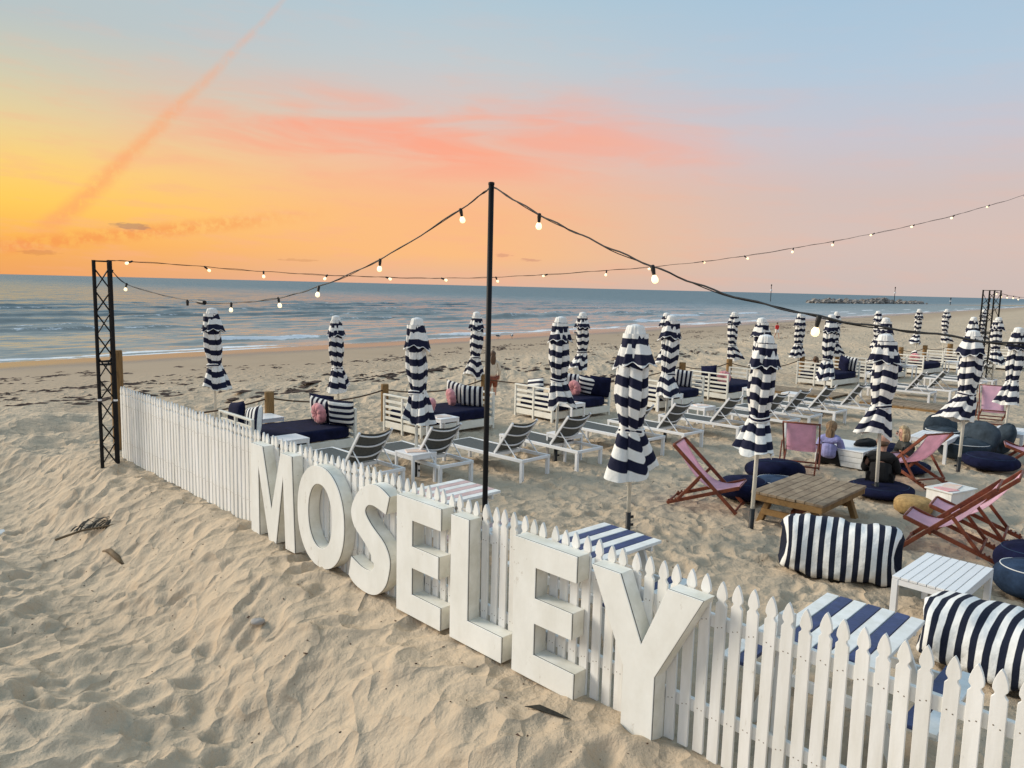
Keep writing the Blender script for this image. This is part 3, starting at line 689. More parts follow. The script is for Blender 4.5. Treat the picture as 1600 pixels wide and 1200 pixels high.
def cap_mesh(seed):
    rr = random.Random(seed+50); b = MB(); NA, NZ = 112, 20; vs = []; fs = []; at = []
    n = 8; wd = [rr.uniform(.7, 1.35) for _ in range(n)]; tot = sum(wd); edge = [0.]
    for w_ in wd: edge.append(edge[-1]+w_/tot*2*PI)
    fl = [rr.uniform(.78, 1.2) for _ in range(n)]; dp = [rr.uniform(.14, .42) for _ in range(n)]; dz = [rr.uniform(-.05, .03) for _ in range(n)]
    for i in range(NZ+1):
        v = i/NZ; Rr = (.092+.155*v**1.15) if i else .080
        for k_ in range(NA):
            a = 2*PI*k_/NA; j = 0
            while j < n-1 and a >= edge[j+1]: j += 1
            f = (a-edge[j])/(edge[j+1]-edge[j]); s3 = abs(2*f-1)**1.5
            w_ = fl[j]*(1-f)+fl[(j+1) % n]*f; zz_ = dz[j]*(1-f)+dz[(j+1) % n]*f
            r_ = Rr*(1-dp[j]*v**.8*(1-s3))*(1+(w_-1)*v*.8)*(1+.02*math.sin(a*17)*(v < .4))
            z_ = -.40*v - .055*v*v*s3 + zz_*v*v + .012*math.sin(a*3+seed)*v
            vs.append((r_*math.cos(a), r_*math.sin(a), z_)); at.append(-.245+v*.43/.213 + .22*v*(s3-.5))
    for i in range(NZ):
        for k_ in range(NA): fs.append((i*NA+k_, i*NA+(k_+1) % NA, (i+1)*NA+(k_+1) % NA, (i+1)*NA+k_))
    fs.append(tuple(range(NA))[::-1]); b.add(vs, fs, 0, at)
    hemp = [Vector(vs[NZ*NA+k_]) for k_ in range(0, NA, 2)]
    return b, hemp
PROT = []
for v in range(6):
    root = empty('parasol', (0, 0, 0), 0, 'x', 'parasol', 'closed striped parasols')
    cn_ = canopy_mesh(v*13+3, 1.5, [0, 1.0, .5, -.6, .3, -1.][v])
    o = cn_.build('canopy', 'navy_stripe', root, smooth=True, attr='stripe'); o.location = (0, 0, -.10)
    cp, hemp = cap_mesh(v*7+1)
    co = cp.build('vent_cap', 'navy_stripe', root, smooth=True, attr='stripe')
    hb = MB().tube(hemp+[hemp[0]], .006, 5, cap=False).build('piping', 'white_cloth', co, smooth=True)
    # tie strap
    ring = [Vector((.136*math.cos(a), .130*math.sin(a), .012*math.sin(a*2+v))) for a in np.linspace(0, 2*PI, 41)]
    sb = MB()
    for zz, mi in ((.022, 1), (0, 0), (-.022, 1)):
        sb.tube([p+Vector((0, 0, zz)) for p in ring], .013 if mi == 0 else .0105, 5, mi, cap=False)
    so = sb.build('tie_strap', ['navy_cloth', 'white_cloth'], root, smooth=True); so.location = (0, 0, -.10-.70*1.5)
    MB().lathe([(.02, .0), (.045, -.006), (.074, -.016), (.078, -.03)], 16).build('finial', 'white_metal', root, loc=(0, 0, .012))
    MB().tube([(0, 0, -2.42), (0, 0, -.03)], .0255, 10).build('pole', 'cream_frame', root, smooth=True)
    sl = MB().tube([(0, 0, -2.9), (0, 0, -2.2)], .033, 10).build('ground_sleeve', 'black_plastic', root, smooth=True)
    MB().box((.045, 0, -2.26), (.05, .02, .03)).box((.045, 0, -2.36), (.05, .02, .03)).build('clamp_knob', 'black_plastic', sl)
    PROT.append(root)
UMB = [(-5.91, 15.08, 2.43, 1.55, 1, 0, 'leftmost closed striped parasol of the back row, hem flaring to the right'), (-3.80, 16.47, 2.28, 1.56, 0, 1, 'closed striped parasol behind the nearest daybed, second of the back row'),
 (-.91, 18.98, 2.35, 1.56, 2, 2, 'closed striped parasol of the back row just left of the black pole'), (1.95, 21.71, 2.32, 1.56, 1, .4, 'closed striped parasol of the back row with the standing woman to its left'),
 (4.67, 23.54, 2.31, 1.5, 2, 3, 'closed striped parasol mostly hidden behind another, near the middle timber post'), (7.43, 25.96, 2.32, 1.55, 1, 6.0, 'closed striped parasol of the back row left of the red runner'),
 (10.38, 27.93, 2.28, 1.56, 0, 2.2, 'closed striped parasol of the back row right of the red runner'), (12.17, 29.06, 2.35, 1.6, 1, .3, 'closed striped parasol peeking out behind another beside the bright bulb'),
 (14.95, 31.65, 2.36, 1.55, 3, 4, 'closed striped far parasol hidden behind two nearer ones by the cable'), (18.60, 35.41, 2.42, 1.56, 0, .8, 'small closed striped parasol under the breakwater tip'),
 (21.13, 37.68, 2.41, 1.56, 1, 5.9, 'small closed striped parasol right of the breakwater'), (24.96, 41.0, 2.38, 1.55, 1, .2, 'farthest closed striped parasol, left of the distant lattice tower'),
 (-1.48, 11.81, 2.48, 1.59, 1, 5.7, 'closed striped parasol in front of the daybed left of the black pole'), (.81, 13.17, 2.50, 1.50, 2, .5, 'closed striped parasol in front of the daybed right of the black pole'),
 (3.10, 15.09, 2.51, 1.61, 3, 2.6, 'closed striped parasol between two loungers, right of the large near parasol'), (5.49, 17.04, 2.44, 1.56, 0, 1.9, 'closed striped parasol directly behind the one by the wooden table'),
 (7.78, 18.86, 2.50, 1.55, 2, 4.1, 'closed striped parasol just right of the brightest near bulb'), (10.22, 21.16, 2.39, 1.56, 3, .9, 'closed striped parasol behind the one beside the bald man'),
 (13.73, 23.02, 2.42, 1.52, 0, 3.3, 'closed striped parasol behind the one beside the denim beanbags'), (15.97, 25.40, 2.37, 1.48, 2, 5.2, 'closed striped parasol under the distant lattice tower'),
 (1.48, 9.32, 2.57, 1.80, 0, .35, 'largest closed striped parasol, nearest the fence right of the black pole'), (3.16, 9.59, 2.47, 1.45, 3, 1.2, 'closed striped parasol standing at the left end of the wooden table'),
 (5.40, 11.16, 2.44, 1.45, 2, 2.2, 'closed striped parasol standing beside the bald man in black'), (7.85, 13.13, 2.44, 1.51, 1, 2.9, 'closed striped parasol in front of the denim beanbags'), (10.37, 15.80, 2.41, 1.54, 3, 3.6, 'closed striped parasol at the right edge beside the far pink deck chair')]
for i, (x_, y_, h, L, v, rz, lab) in enumerate(UMB):
    k_ = L/1.60
    v = v if i % 3 else 4 + i % 2
    o = dup(PROT[v], (x_, y_, h), rz, lab); wr = random.uniform(.84, 1.0) if i != 20 else 1.12
    for ch in o.children:
        nm = ch.name.split('.')[0]
        if nm in ('canopy',): ch.scale = (wr, wr, k_)
        elif nm == 'vent_cap': ch.scale = (wr, wr, min(1.1, k_))
        elif nm == 'tie_strap': ch.location.z = -.10-.70*1.5*k_; ch.scale = (wr, wr, 1)
        elif nm == 'pole': ch.location.z = 0.
        elif nm == 'ground_sleeve': ch.location.z = 2.45-h
    o.rotation_euler = (random.uniform(-.022, .022), random.uniform(-.022, .022), rz)
for r_ in PROT:
    for ch in list(r_.children):
        for g in list(ch.children): bpy.data.objects.remove(g)
        bpy.data.objects.remove(ch)
    bpy.data.objects.remove(r_)

# ------------------------------------------------------------------ daybeds (local x = long axis E1, y = towards the sea)
def make_bed():
    root = empty('daybed', (0, 0, 0), 0, 'x', 'daybed', 'white slatted daybeds')
    Lx, Wy, Hh = 2.0, 1.25, .72
    for sx in (-1, 1):
        for yy in (-.5, 0, .5): MB().box((sx*(Lx/2-.025), yy*(Wy-.05), Hh/2-.02), (.048, .05, Hh+.04)).build('end_post', 'cream_frame', root, bevel=.004)
        po = MB().box((sx*(Lx/2-.025), 0, Hh+.0175), (.055, Wy, .035)).build('top_rail', 'cream_frame', root, bevel=.004)
        for k_ in range(5):
            z_ = .13+k_*.115 + (.02 if k_ else 0)
            MB().box((sx*(Lx/2-.025), 0, z_), (.024, Wy-.06, .055 if k_ else .13)).build('slat', 'cream_frame', po, bevel=.003)
    for sy in (-1, 1): MB().box((0, sy*(Wy/2-.02), .14), (Lx-.1, .035, .16)).build('side_rail', 'cream_frame', root, bevel=.004)
    m_ = MB(); n = 14
    # mattress as a soft rounded slab
    prof = []
    a, bb, r_ = (Lx-.12)/2, (Wy-.05)/2, .05
    vs, fs, = [], []
    rings = [(.0, .235), (.02, .222), (.02, .222)]
    lv = [(-.03, .225), (0, .245), (.0, .39), (-.015, .415), (-.05, .43)]
    P_ = []
    for q in range(32):
        t = 2*PI*q/32; cx = math.copysign(abs(math.cos(t))**.25, math.cos(t)); cy = math.copysign(abs(math.sin(t))**.25, math.sin(t)); P_.append((cx, cy))
    for d, z_ in lv:
        for cx, cy in P_: vs.append((cx*(a+d), cy*(bb+d), z_))
    for i in range(len(lv)-1):
        for q in range(32): fs.append((i*32+q, i*32+(q+1) % 32, (i+1)*32+(q+1) % 32, (i+1)*32+q))
    fs += [tuple(range(32))[::-1], tuple((len(lv)-1)*32+q for q in range(32))]
    m_.add(vs, fs); m_.build('mattress', 'navy_cloth', root, smooth=False, bevel=.01)
    return root
bed0 = make_bed()
BEDS = [(-3.93, 13.40, 0, 'nearest navy daybed, left, behind the picket fence'), (-1.50, 15.90, .02, 'navy daybed just left of the tall black pole'), (1.22, 18.07, -.03, 'navy daybed right of the black pole with round pink cushion'),
        (3.97, 20.12, -.05, 'navy daybed half hidden behind the large near parasol'), (6.24, 22.0, -.05, 'navy daybed in the middle with pink cushion on its left'), (10.65, 25.76, -.04, 'navy daybed in front of the seated onlooker'),
        (13.4, 28.1, -.05, 'daybed crossed by the two overlapping parasols near the cable'), (16.0, 30.3, -.06, 'far daybed with pink and striped cushions at right'), (18.7, 32.7, -.05, 'far slatted daybed left of the overlapping parasols at right'), (21.3, 33.2, -.1, 'farthest slatted daybed between the right-hand parasols')]
for i, (x_, y_, dr, lab) in enumerate(BEDS):
    if i == 0: bed0.location = (x_, y_, .0); bed0.rotation_euler[2] = A_E1+dr; bed0['label'] = lab
    else: dup(bed0, (x_, y_, 0), A_E1+dr, lab)
def bpt(i, u, v, z=0.):
    x_, y_, dr, _ = BEDS[i]; a = A_E1+dr
    return (x_+math.cos(a)*u-math.sin(a)*v, y_+math.sin(a)*u+math.cos(a)*v, z)

# cushions
def pillow(sx, sz, th, n=14, sper=4.5, vertical=False):
    b = MB(); vs = []; fs = []; at = []
    for side in (-1, 1):
        base = len(vs)
        for i in range(n+1):
            for j in range(n+1):
                u = i/n*2-1; w_ = j/n*2-1
                pin = 1-.07*(u*u*(1-w_*w_)*0 + (1-abs(u))*abs(w_)**4*.6 + (1-abs(w_))*abs(u)**4*.6)
                y_ = side*th/2*max(0, (1-u**4)*(1-w_**4))**.55
                vs.append((u*sx/2*pin, y_, w_*sz/2*pin)); at.append((w_ if not vertical else u)*.5*sper+.25)
        for i in range(n):
            for j in range(n):
                q = (base+i*(n+1)+j, base+(i+1)*(n+1)+j, base+(i+1)*(n+1)+j+1, base+i*(n+1)+j+1)
                fs.append(q if side < 0 else q[::-1])
    b.add(vs, fs, 0, at); return b
cu_s = pillow(.50, .50, .17).build('cushion', 'navy_stripe', None, smooth=True, attr='stripe').data
cu_v = pillow(.50, .50, .17, vertical=True).build('cushion', 'navy_stripe', None, smooth=True, attr='stripe').data
cu_n = pillow(.52, .52, .16).build('cushion', 'navy_cloth', None, smooth=True).data
prof = []
b = MB(); NA = 40; vs = []; fs = []
pr = [(.004, .035), (.03, .045), (.09, .075), (.15, .068), (.185, .04), (.195, 0.), (.185, -.04), (.15, -.068), (.09, -.075), (.03, -.045), (.004, -.035)]
for i, (r_, y_) in enumerate(pr):
    for k_ in range(NA):
        a = 2*PI*k_/NA; rr_ = r_*(1+.02*math.cos(a*10)*(r_ > .05)); vs.append((rr_*math.cos(a), y_*(1+.10*math.cos(a*10)), rr_*math.sin(a)))
for i in range(len(pr)-1):
    for k_ in range(NA): fs.append((i*NA+k_, i*NA+(k_+1) % NA, (i+1)*NA+(k_+1) % NA, (i+1)*NA+k_))
fs += [tuple(range(NA)), tuple((len(pr)-1)*NA+k_ for k_ in range(NA))[::-1]]
cu_r = b.add(vs, fs).build('cushion', 'rose_cloth', None, smooth=True).data
for o in [o for o in bpy.data.objects if o.name.startswith('cushion')]: bpy.data.objects.remove(o)
def cushion(me, bi, u, v, z, rz, rx, lab, ry=0., grp='cushions on the daybeds'):
    o = bpy.data.objects.new('cushion', me); COL.objects.link(o); o.location = bpt(bi, u, v, z)
    o.rotation_mode = 'ZYX'; o.rotation_euler = (rx, ry, A_E1+BEDS[bi][2]+rz); tag(o, lab, 'cushion', grp)
SQ = PI/2
cushion(cu_s, 0, .80, -.42, .665, SQ+0.60, .25, 'striped cushion at the right corner of the nearest daybed')
cushion(cu_n, 0, .84, .30, .665, SQ+0.50, .22, 'plain navy cushion behind the pink one on the nearest daybed')
cushion(cu_v, 0, .70, .10, .655, SQ+0.30, .3, 'striped cushion between pink and navy cushions on nearest daybed')
cushion(cu_r, 0, .58, -.02, .62, SQ+0.00, .25, 'round pink cushion on the nearest daybed')
cushion(cu_v, 0, -.80, -.28, .665, SQ, -.3, 'striped cushion at the left end of the nearest daybed')
cushion(cu_n, 0, -.84, .28, .665, SQ, -.25, 'navy cushion at the far left end of the nearest daybed')
cushion(cu_v, 1, .78, .38, .66, SQ+0.20, .3, 'left striped cushion on the daybed by the pole')
cushion(cu_v, 1, .72, -.20, .655, SQ+0.60, .35, 'right striped cushion on the daybed by the pole')
cushion(cu_r, 1, .48, .20, .60, SQ+-0.40, .5, 'round pink cushion leaning on stripes on the bed by the pole')
cushion(cu_r, 1, -.55, -.35, .55, .5, .9, 'round pink cushion lying low beside the parasol on the pole-side bed')
cushion(cu_v, 2, .76, .42, .665, SQ+0.50, .25, 'striped cushion at the back of the bed right of the pole')
cushion(cu_s, 2, .72, -.15, .66, SQ+0.40, .3, 'striped cushion at the front of the bed right of the pole')
cushion(cu_r, 2, .46, .06, .60, SQ+-0.10, .3, 'round pink cushion on the daybed right of the pole')
cushion(cu_n, 2, .84, -.42, .66, SQ+0.50, .2, 'navy cushion against the right rail of the bed right of the pole')
cushion(cu_s, 2, -.78, .15, .66, SQ, -.25, 'striped cushion seen through the left slats of the bed right of the pole')
cushion(cu_v, 3, .74, -.10, .66, SQ+0.60, .35, 'striped cushion on the bed behind the large near parasol')
cushion(cu_r, 4, -.72, -.30, .62, SQ+.4, -.25, 'round pink cushion on the middle daybed')
cushion(cu_n, 4, -.82, .12, .665, SQ, -.2, 'large navy cushion behind the pink one on the middle daybed')
cushion(cu_n, 5, .62, -.22, .66, SQ-.6, .25, 'navy cushion on the daybed in front of the onlooker')
cushion(cu_v, 5, .83, -.34, .66, SQ, .2, 'striped cushion at the end of the onlooker daybed')
cushion(cu_v, 6, .70, -.2, .66, SQ, .25, 'striped cushion on the daybed behind the overlapping parasols')
cushion(cu_r, 7, -.78, -.20, .63, SQ, -.2, 'round pink cushion on the far right daybed')
cushion(cu_s, 7, -.45, -.05, .66, .6, -.2, 'striped cushion next to the pink one on the far right daybed')

# ------------------------------------------------------------------ small white tables
def small_table(w, d, h, nslat=0, leg=.04):
    root = empty('side_table', (0, 0, 0), 0, 'x', 'table', 'white side tables')
    if nslat:
        for k_ in range(nslat):
            MB().box((0, -d/2+(k_+.5)*d/nslat, h-.011), (w, d/nslat-.007, .022)).build('slat', 'white_metal', root, bevel=.002)
    else: MB().box((0, 0, h-.0125), (w, d, .025)).build('table_top', 'white_metal', root, bevel=.003)
    ap = MB()
    for sy in (-1, 1): ap.box((0, sy*(d/2-.017), h-.052), (w-.02, .022, .055))
    for sx in (-1, 1): ap.box((sx*(w/2-.017), 0, h-.0525), (.022, d-.06, .053))
    ap.build('apron', 'white_metal', root)
    for sx in (-1, 1):
        for sy in (-1, 1): MB().box((sx*(w/2-leg/2-.002), sy*(d/2-leg/2-.002), (h-.026)/2-.03), (leg, leg, h-.024+.06)).build('leg', 'white_metal', root, bevel=.003)
    return root
t0 = small_table(.46, .46, .46)
TB = [(-1.33, 14.72, A_E1, 'small white side table with a menu beside the daybed left of the pole'), (1.33, 17.0, A_E1, 'small white side table with a menu at the bed right of the pole'), (3.95, 18.95, A_E1, 'small white side table behind the bed-side parasol right of the large near one'),
      (6.5, 20.45, A_E1, 'small white side table in front of the middle daybed'), (12.1, 25.5, A_E1, 'small white side table right of the onlooker daybed'), (14.7, 28.4, A_E1, 'small white side table left of the far bed with pink cushion'), (17.6, 30.6, A_E1, 'small white side table right of the far bed with pink cushion'),
      (-1.45, 11.55, A_E1, 'small white table with a pink menu between the two loungers by the fence'), (.95, 13.35, A_E1, 'small white table between the two loungers right of the black pole'), (4.25, 17.0, A_E1, 'low white table with a menu near the foot of the middle loungers'), (-3.62, 12.38, A_E1, 'small white table with pink papers in front of the nearest daybed'), (7.25, 19.6, A_E1, 'small white table between loungers behind the girl')]
for i, (x_, y_, a, lab) in enumerate(TB):
    if i == 0: t0.location = (x_, y_, 0); t0.rotation_euler[2] = a; t0['label'] = lab
    else: dup(t0, (x_, y_, 0), a, lab)
tt = small_table(.62, .55, .50, 0, .022); tt.location = (-4.62, 14.02, 0); tt.rotation_euler[2] = A_E1; tt['label'] = 'thin-legged white table in front of the timber post by the nearest daybed'
def menu(x_, y_, z_, rz, lab):
    o = MB().box((0, 0, .006), (.30, .21, .012)).build('menu_card', 'paper', None, loc=(x_, y_, z_), rz=rz); tag(o, lab, 'menu', 'menu cards on tables')
menu(-1.33, 14.72, .46, .4, 'brown menu card on the table beside the bed left of the pole'); menu(1.33, 17., .46, .9, 'menu card on the table at the bed right of the pole')
menu(4.25, 17.0, .46, .2, 'brown menu card on the low table by the middle loungers'); menu(-1.45, 11.55, .46, .3, 'pinkish menu card on the table between the fence-side loungers'); menu(6.5, 20.45, .46, .3, 'menu card on the table in front of the middle daybed')

# ------------------------------------------------------------------ sun loungers (local x = towards foot end)
def make_lounger():
    root = empty('sun_lounger', (0, 0, 0), 0, 'x', 'lounger', 'white loungers with grey mesh')
    Wd, Ln, zf = .66, 1.90, .34
    fr = MB()
    for sy in (-1, 1): fr.box((Ln/2, sy*(Wd/2-.022), zf-.022), (Ln, .044, .05))
    for x_ in (.024, .64, Ln-.024): fr.box((x_, 0, zf-.0225), (.044, Wd-.09, .045))
    fr.build('bed_frame', 'white_metal', root, bevel=.003)
    for x_ in (.035, Ln-.035):
        for sy in (-1, 1): MB().box((x_, sy*(Wd/2-.026), (zf-.05)/2-.05), (.056, .05, zf-.05+.1)).build('leg', 'white_metal', root, bevel=.003)
    st = MB(); n = 10; vs = []; fs = []
    for i in range(n+1):
        for sy in (-1, 1): vs.append((.64+i/n*(Ln-.69), sy*(Wd/2-.05), zf+.004-.012*math.sin(PI*i/n)))
    for i in range(n): fs.append((2*i, 2*i+1, 2*i+3, 2*i+2))
    st.add(vs, fs).build('seat_mesh', 'mesh_grey', root)
    H0 = Vector((.66, 0, zf+.012)); H1 = Vector((.27, 0, .885)); d = H1-H0; nrm = Vector((-.80, 0, -.60)).normalized()
    bk = MB()
    for sy in (-1, 1):
        bk.bar(H0+Vector((0, sy*(Wd/2-.045), 0)), H1+Vector((0, sy*(Wd/2-.045), 0)), .026, .036, (1, 0, 0))
    for t in (.30, .63, .93):
        pts = [H0+d*t + Vector((0, (q/8*2-1)*(Wd/2-.05), 0)) + nrm*.075*(1-(q/8*2-1)**2) for q in range(9)]
        bk.tube(pts, .013, 6)
    for sy in (-1, 1): bk.tube([H0+d*.46+Vector((0, sy*(Wd/2-.07), 0)), Vector((.20, sy*(Wd/2-.07), zf-.01))], .010, 6)
    bk.build('back_frame', 'white_metal', root, bevel=0)
    vs = []; fs = []; ms = MB()
    for i in range(13):
        for j in range(9):
            w_ = j/8*2-1; t = .02+i/12*.98
            vs.append(H0+d*t+Vector((0, w_*(Wd/2-.058), 0)) + nrm*.058*(1-w_*w_)*min(1, t*5))
    for i in range(12):
        for j in range(8): fs.append((i*9+j, i*9+j+1, (i+1)*9+j+1, (i+1)*9+j))
    ms.add(vs, fs).build('back_mesh', 'mesh_grey', root, smooth=True)
    return root
lg0 = make_lounger(); A_SEA = math.atan2(E2[1], E2[0])
LG = [(-1.75, 10.72, .03, 'lounger whose dark mesh back rises just behind the fence and the O'), (-.80, 11.42, -.05, 'lounger behind the fence left of the pole, second from the left'), (.42, 11.92, .0, 'lounger immediately right of the black pole'), (1.35, 12.68, .02, 'lounger second to the right of the black pole'),
      (2.62, 13.72, .03, 'lounger lying mostly behind the large near parasol'), (3.52, 14.5, .0, 'lounger with raised back right of the large near parasol'), (4.78, 15.35, .04, 'lounger left of the parasol by the wooden table'), (6.0, 16.1, .03, 'lounger hidden behind the parasol by the wooden table'), (6.78, 16.85, .0, 'lounger just behind the girl in lavender'),
      (7.65, 17.6, .02, 'lounger behind the pole of the parasol right of the bright bulb'), (8.75, 18.4, .04, 'lounger left of the parasol beside the bald man'), (12.95, 22.3, .0, 'far lounger right of the parasol beside the bald man'), (15.1, 24.4, .0, 'far lounger behind the parasol at the denim beanbags'), (15.95, 25.2, .03, 'farthest lounger beside the white pole at right'), (11.9, 21.5, .02, 'far lounger lying flat left of the denim beanbag parasol')]
for i, (x_, y_, dr, lab) in enumerate(LG):
    z_ = 0
    if i == 0: lg0.location = (x_, y_, z_); lg0.rotation_euler[2] = A_SEA+dr; lg0['label'] = lab
    else: dup(lg0, (x_, y_, z_-random.uniform(0, .03)), A_SEA+dr+random.uniform(-.05, .05), lab)

# ------------------------------------------------------------------ boardwalk planks half buried in sand
def boardwalk(x_, y_, a, L, Wd, n, lab):
    root = empty('boardwalk', (x_, y_, 0), a, lab, 'boardwalk', 'timber boardwalks')
    for k_ in range(n): MB().box((-L/2+(k_+.5)*L/n, random.uniform(-.01, .01), .055), (L/n-.012, Wd, .03)).build('plank', 'grey_wood', root)
    for sy in (-1, 1): MB().box((0, sy*(Wd/2-.03), .0), (L, .05, .078)).build('bearer', 'post_wood', root)
boardwalk(8.35, 23.6, A_SEA+.02, 3.6, 1.2, 26, 'timber boardwalk leading to the beach right of the middle parasol')
boardwalk(11.05, 20.75, A_SEA+.02, 2.6, 1.2, 18, 'timber boardwalk beside the parasol of the bald man')

# ------------------------------------------------------------------ deck chairs (local x = facing direction)
def make_deckchair():
    root = empty('deck_chair', (0, 0, 0), 0, 'x', 'deck chair', 'pink deck chairs')
    hw = .285
    A0, A1 = Vector((.46, 0, .015)), Vector((-.44, 0, .87)); B0, B1 = Vector((-.50, 0, .03)), Vector((.47, 0, .37))
    def side(name, p, q, y_, w_=.024, h_=.05, bot=None):
        MB().bar(Vector((p.x, y_, p.z)), Vector((q.x, y_, q.z)), w_, h_, (0, 0, 1)).build(name, 'red_wood', root, bevel=.004)
    for sy in (-1, 1):
        side('back_rail', A0, A1, sy*hw); side('seat_rail', B0, B1, sy*(hw-.03))
        C0 = A0.lerp(A1, .55); C1 = B0.lerp(B1, .16)
        side('prop_strut', C0, C1+Vector((0, 0, .02)), sy*(hw+.028), .022, .042)
        nt = MB()
        for t in (.02, .07, .12, .17): nt.box((B0.lerp(B1, t).x, sy*(hw-.03), B0.lerp(B1, t).z+.034), (.022, .022, .02), ry=-.3)
        nt.build('notch', 'red_wood', root)
    cr = [('top_bar', A1, hw), ('front_bar', B1, hw-.03), ('foot_bar', A0+Vector((-.02, 0, .03)), hw), ('rear_bar', B0, hw-.03), ('prop_bar', B0.lerp(B1, .16)+Vector((0, 0, .045)), hw+.028)]
    for nm, p, w_ in cr: MB().tube([(p.x, -w_, p.z), (p.x, w_, p.z)], .015, 8).build(nm, 'red_wood', root, smooth=True)
    n = 26; vs = []; fs = []; sl = MB(); c0, c1, c2, c3 = A1+Vector((0, 0, .014)), Vector((-.20, 0, .52)), Vector((.02, 0, .12)), B1+Vector((.01, 0, .014))
    for i in range(n+1):
        t = i/n; p = c0*(1-t)**3+c1*3*t*(1-t)**2+c2*3*t*t*(1-t)+c3*t**3
        for j in range(7):
            w_ = j/6*2-1; vs.append((p.x, w_*(hw-.055), p.z-.012*(1-w_*w_)*math.sin(PI*t)))
    for i in range(n):
        for j in range(6): fs.append((i*7+j, i*7+j+1, (i+1)*7+j+1, (i+1)*7+j))
    o = sl.add(vs, fs).build('sling', 'pink_cloth', root, smooth=True)
    md = o.modifiers.new('thick', 'SOLIDIFY'); md.thickness = .004
    return root
dc0 = make_deckchair()
DC = [(2.785, 10.525, R(-27), 'pink deck chair facing the wooden table, nearest the large parasol'), (4.96, 12.88, R(66), 'pink deck chair seen from behind beside the girl'), (6.52, 12.2, R(112), 'pink deck chair right of the bald man'), (5.26, 8.86, R(143), 'nearest pink deck chair, left of a pair behind the striped beanbag'),
      (5.85, 9.38, R(143), 'right-hand pink deck chair of the near pair at the edge'), (11.55, 18.25, R(-118), 'far pink deck chair facing the camera behind the denim beanbags'), (9.42, 13.55, R(150), 'pink deck chair cut by the right edge behind the navy disc cushion')]
for i, (x_, y_, a, lab) in enumerate(DC):
    if i == 0: dc0.location = (x_, y_, .01); dc0.rotation_euler[2] = a; dc0['label'] = lab
    else: dup(dc0, (x_, y_, .01), a, lab)

# ------------------------------------------------------------------ picnic tables with painted slats
def picnic(name, x_, y_, rz, colr, lab):
    root = empty(name, (x_, y_, 0), rz, lab, 'picnic table', 'painted picnic tables')
    Wd, Ln, Ht = .70, 1.0, .72
    for k_ in range(7):
        MB().box((-Wd/2+(k_+.5)*Wd/7, random.uniform(-.006, .006), Ht-.015), (Wd/7-.008, Ln, .03)).build('slat', colr if k_ % 2 else 'white_paint', root, bevel=.003)
    for sx in (-1, 1):
        for k_ in range(2): MB().box((sx*(.60+k_*.105-.05), 0, .425), (.098, Ln, .028)).build('bench_slat', colr if k_ == 0 else 'white_paint', root, bevel=.003)
    for sy in (-1, 1):
        yy = sy*(Ln/2-.14)
        for sx in (-1, 1): MB().bar((sx*.50, yy, -.04), (sx*.20, yy, Ht-.035), .03, .075, (1, 0, 0)).build('leg', 'white_paint', root, bevel=.003)
        MB().box((0, yy+sy*.034, .385), (1.38, .032, .075)).build('bench_bearer', 'white_paint', root, bevel=.003)
        MB().box((0, yy+sy*.034, Ht-.062), (Wd-.06, .032, .06)).build('top_bearer', 'white_paint', root, bevel=.003)
    return root
RP_ = A_FD
picnic('picnic_table', 2.38, 5.08, RP_+.04, 'navy_paint', 'navy and white slatted picnic table nearest the camera behind the fence')
picnic('picnic_table', .81, 6.74, RP_-.03, 'navy_paint', 'navy and white slatted picnic table behind the letters E and Y')
picnic('picnic_table', -.69, 8.31, RP_+.02, 'coral_paint', 'coral and white slatted picnic table left of the black pole')

# ------------------------------------------------------------------ low timber table
wt_ = empty('timber_table', (4.02, 10.03, 0), A_E1+.03, 'low weathered timber plank table in the seating area', 'table')
for k_ in range(8): MB().box((random.uniform(-.01, .01), -.48+(k_+.5)*.12, .405), (1.46, .112, .035)).build('plank', 'grey_wood', wt_, bevel=.003)
for sx in (-1, 1):
    MB().box((sx*.712, 0, .345), (.03, .92, .08)).build('end_apron', 'post_wood', wt_, bevel=.003)
    for sy in (-1, 1): MB().bar((sx*.56, sy*.42, -.04), (sx*.56, sy*.26, .385), .07, .09, (1, 0, 0)).build('leg', 'post_wood', wt_, bevel=.003)
    MB().box((sx*.615, 0, .15), (.035, .74, .08)).build('stretcher', 'post_wood', wt_, bevel=.003)
for sy in (-1, 1): MB().box((0, sy*.44, .345), (1.38, .03, .08)).build('side_apron', 'post_wood', wt_, bevel=.003)
MB().bar((-.5, 0, .16), (.5, 0, .16), .05, .07).build('centre_beam', 'red_wood', wt_)
MB().bar((-.5, 0, .18), (.1, 0, .37), .04, .05).build('diagonal_brace', 'red_wood', wt_)

# white slatted coffee tables
def coffee(x_, y_, rz, w, d, h, n, lab):
    root = small_table(w, d, h, n, .055); root.name = 'coffee_table'; root.location = (x_, y_, 0); root.rotation_euler[2] = rz; root['label'] = lab; root['group'] = 'white coffee tables'; return root
coffee(4.13, 7.0, A_E1, .96, .60, .42, 8, 'white slatted coffee table between the two striped beanbags')
coffee(7.95, 14.2, A_E1+.05, .92, .66, .42, 9, 'white slatted coffee table behind the blond woman')
coffee(9.9, 15.0, A_E1, .9, .62, .42, 8, 'white coffee table at the right edge behind denim beanbags')
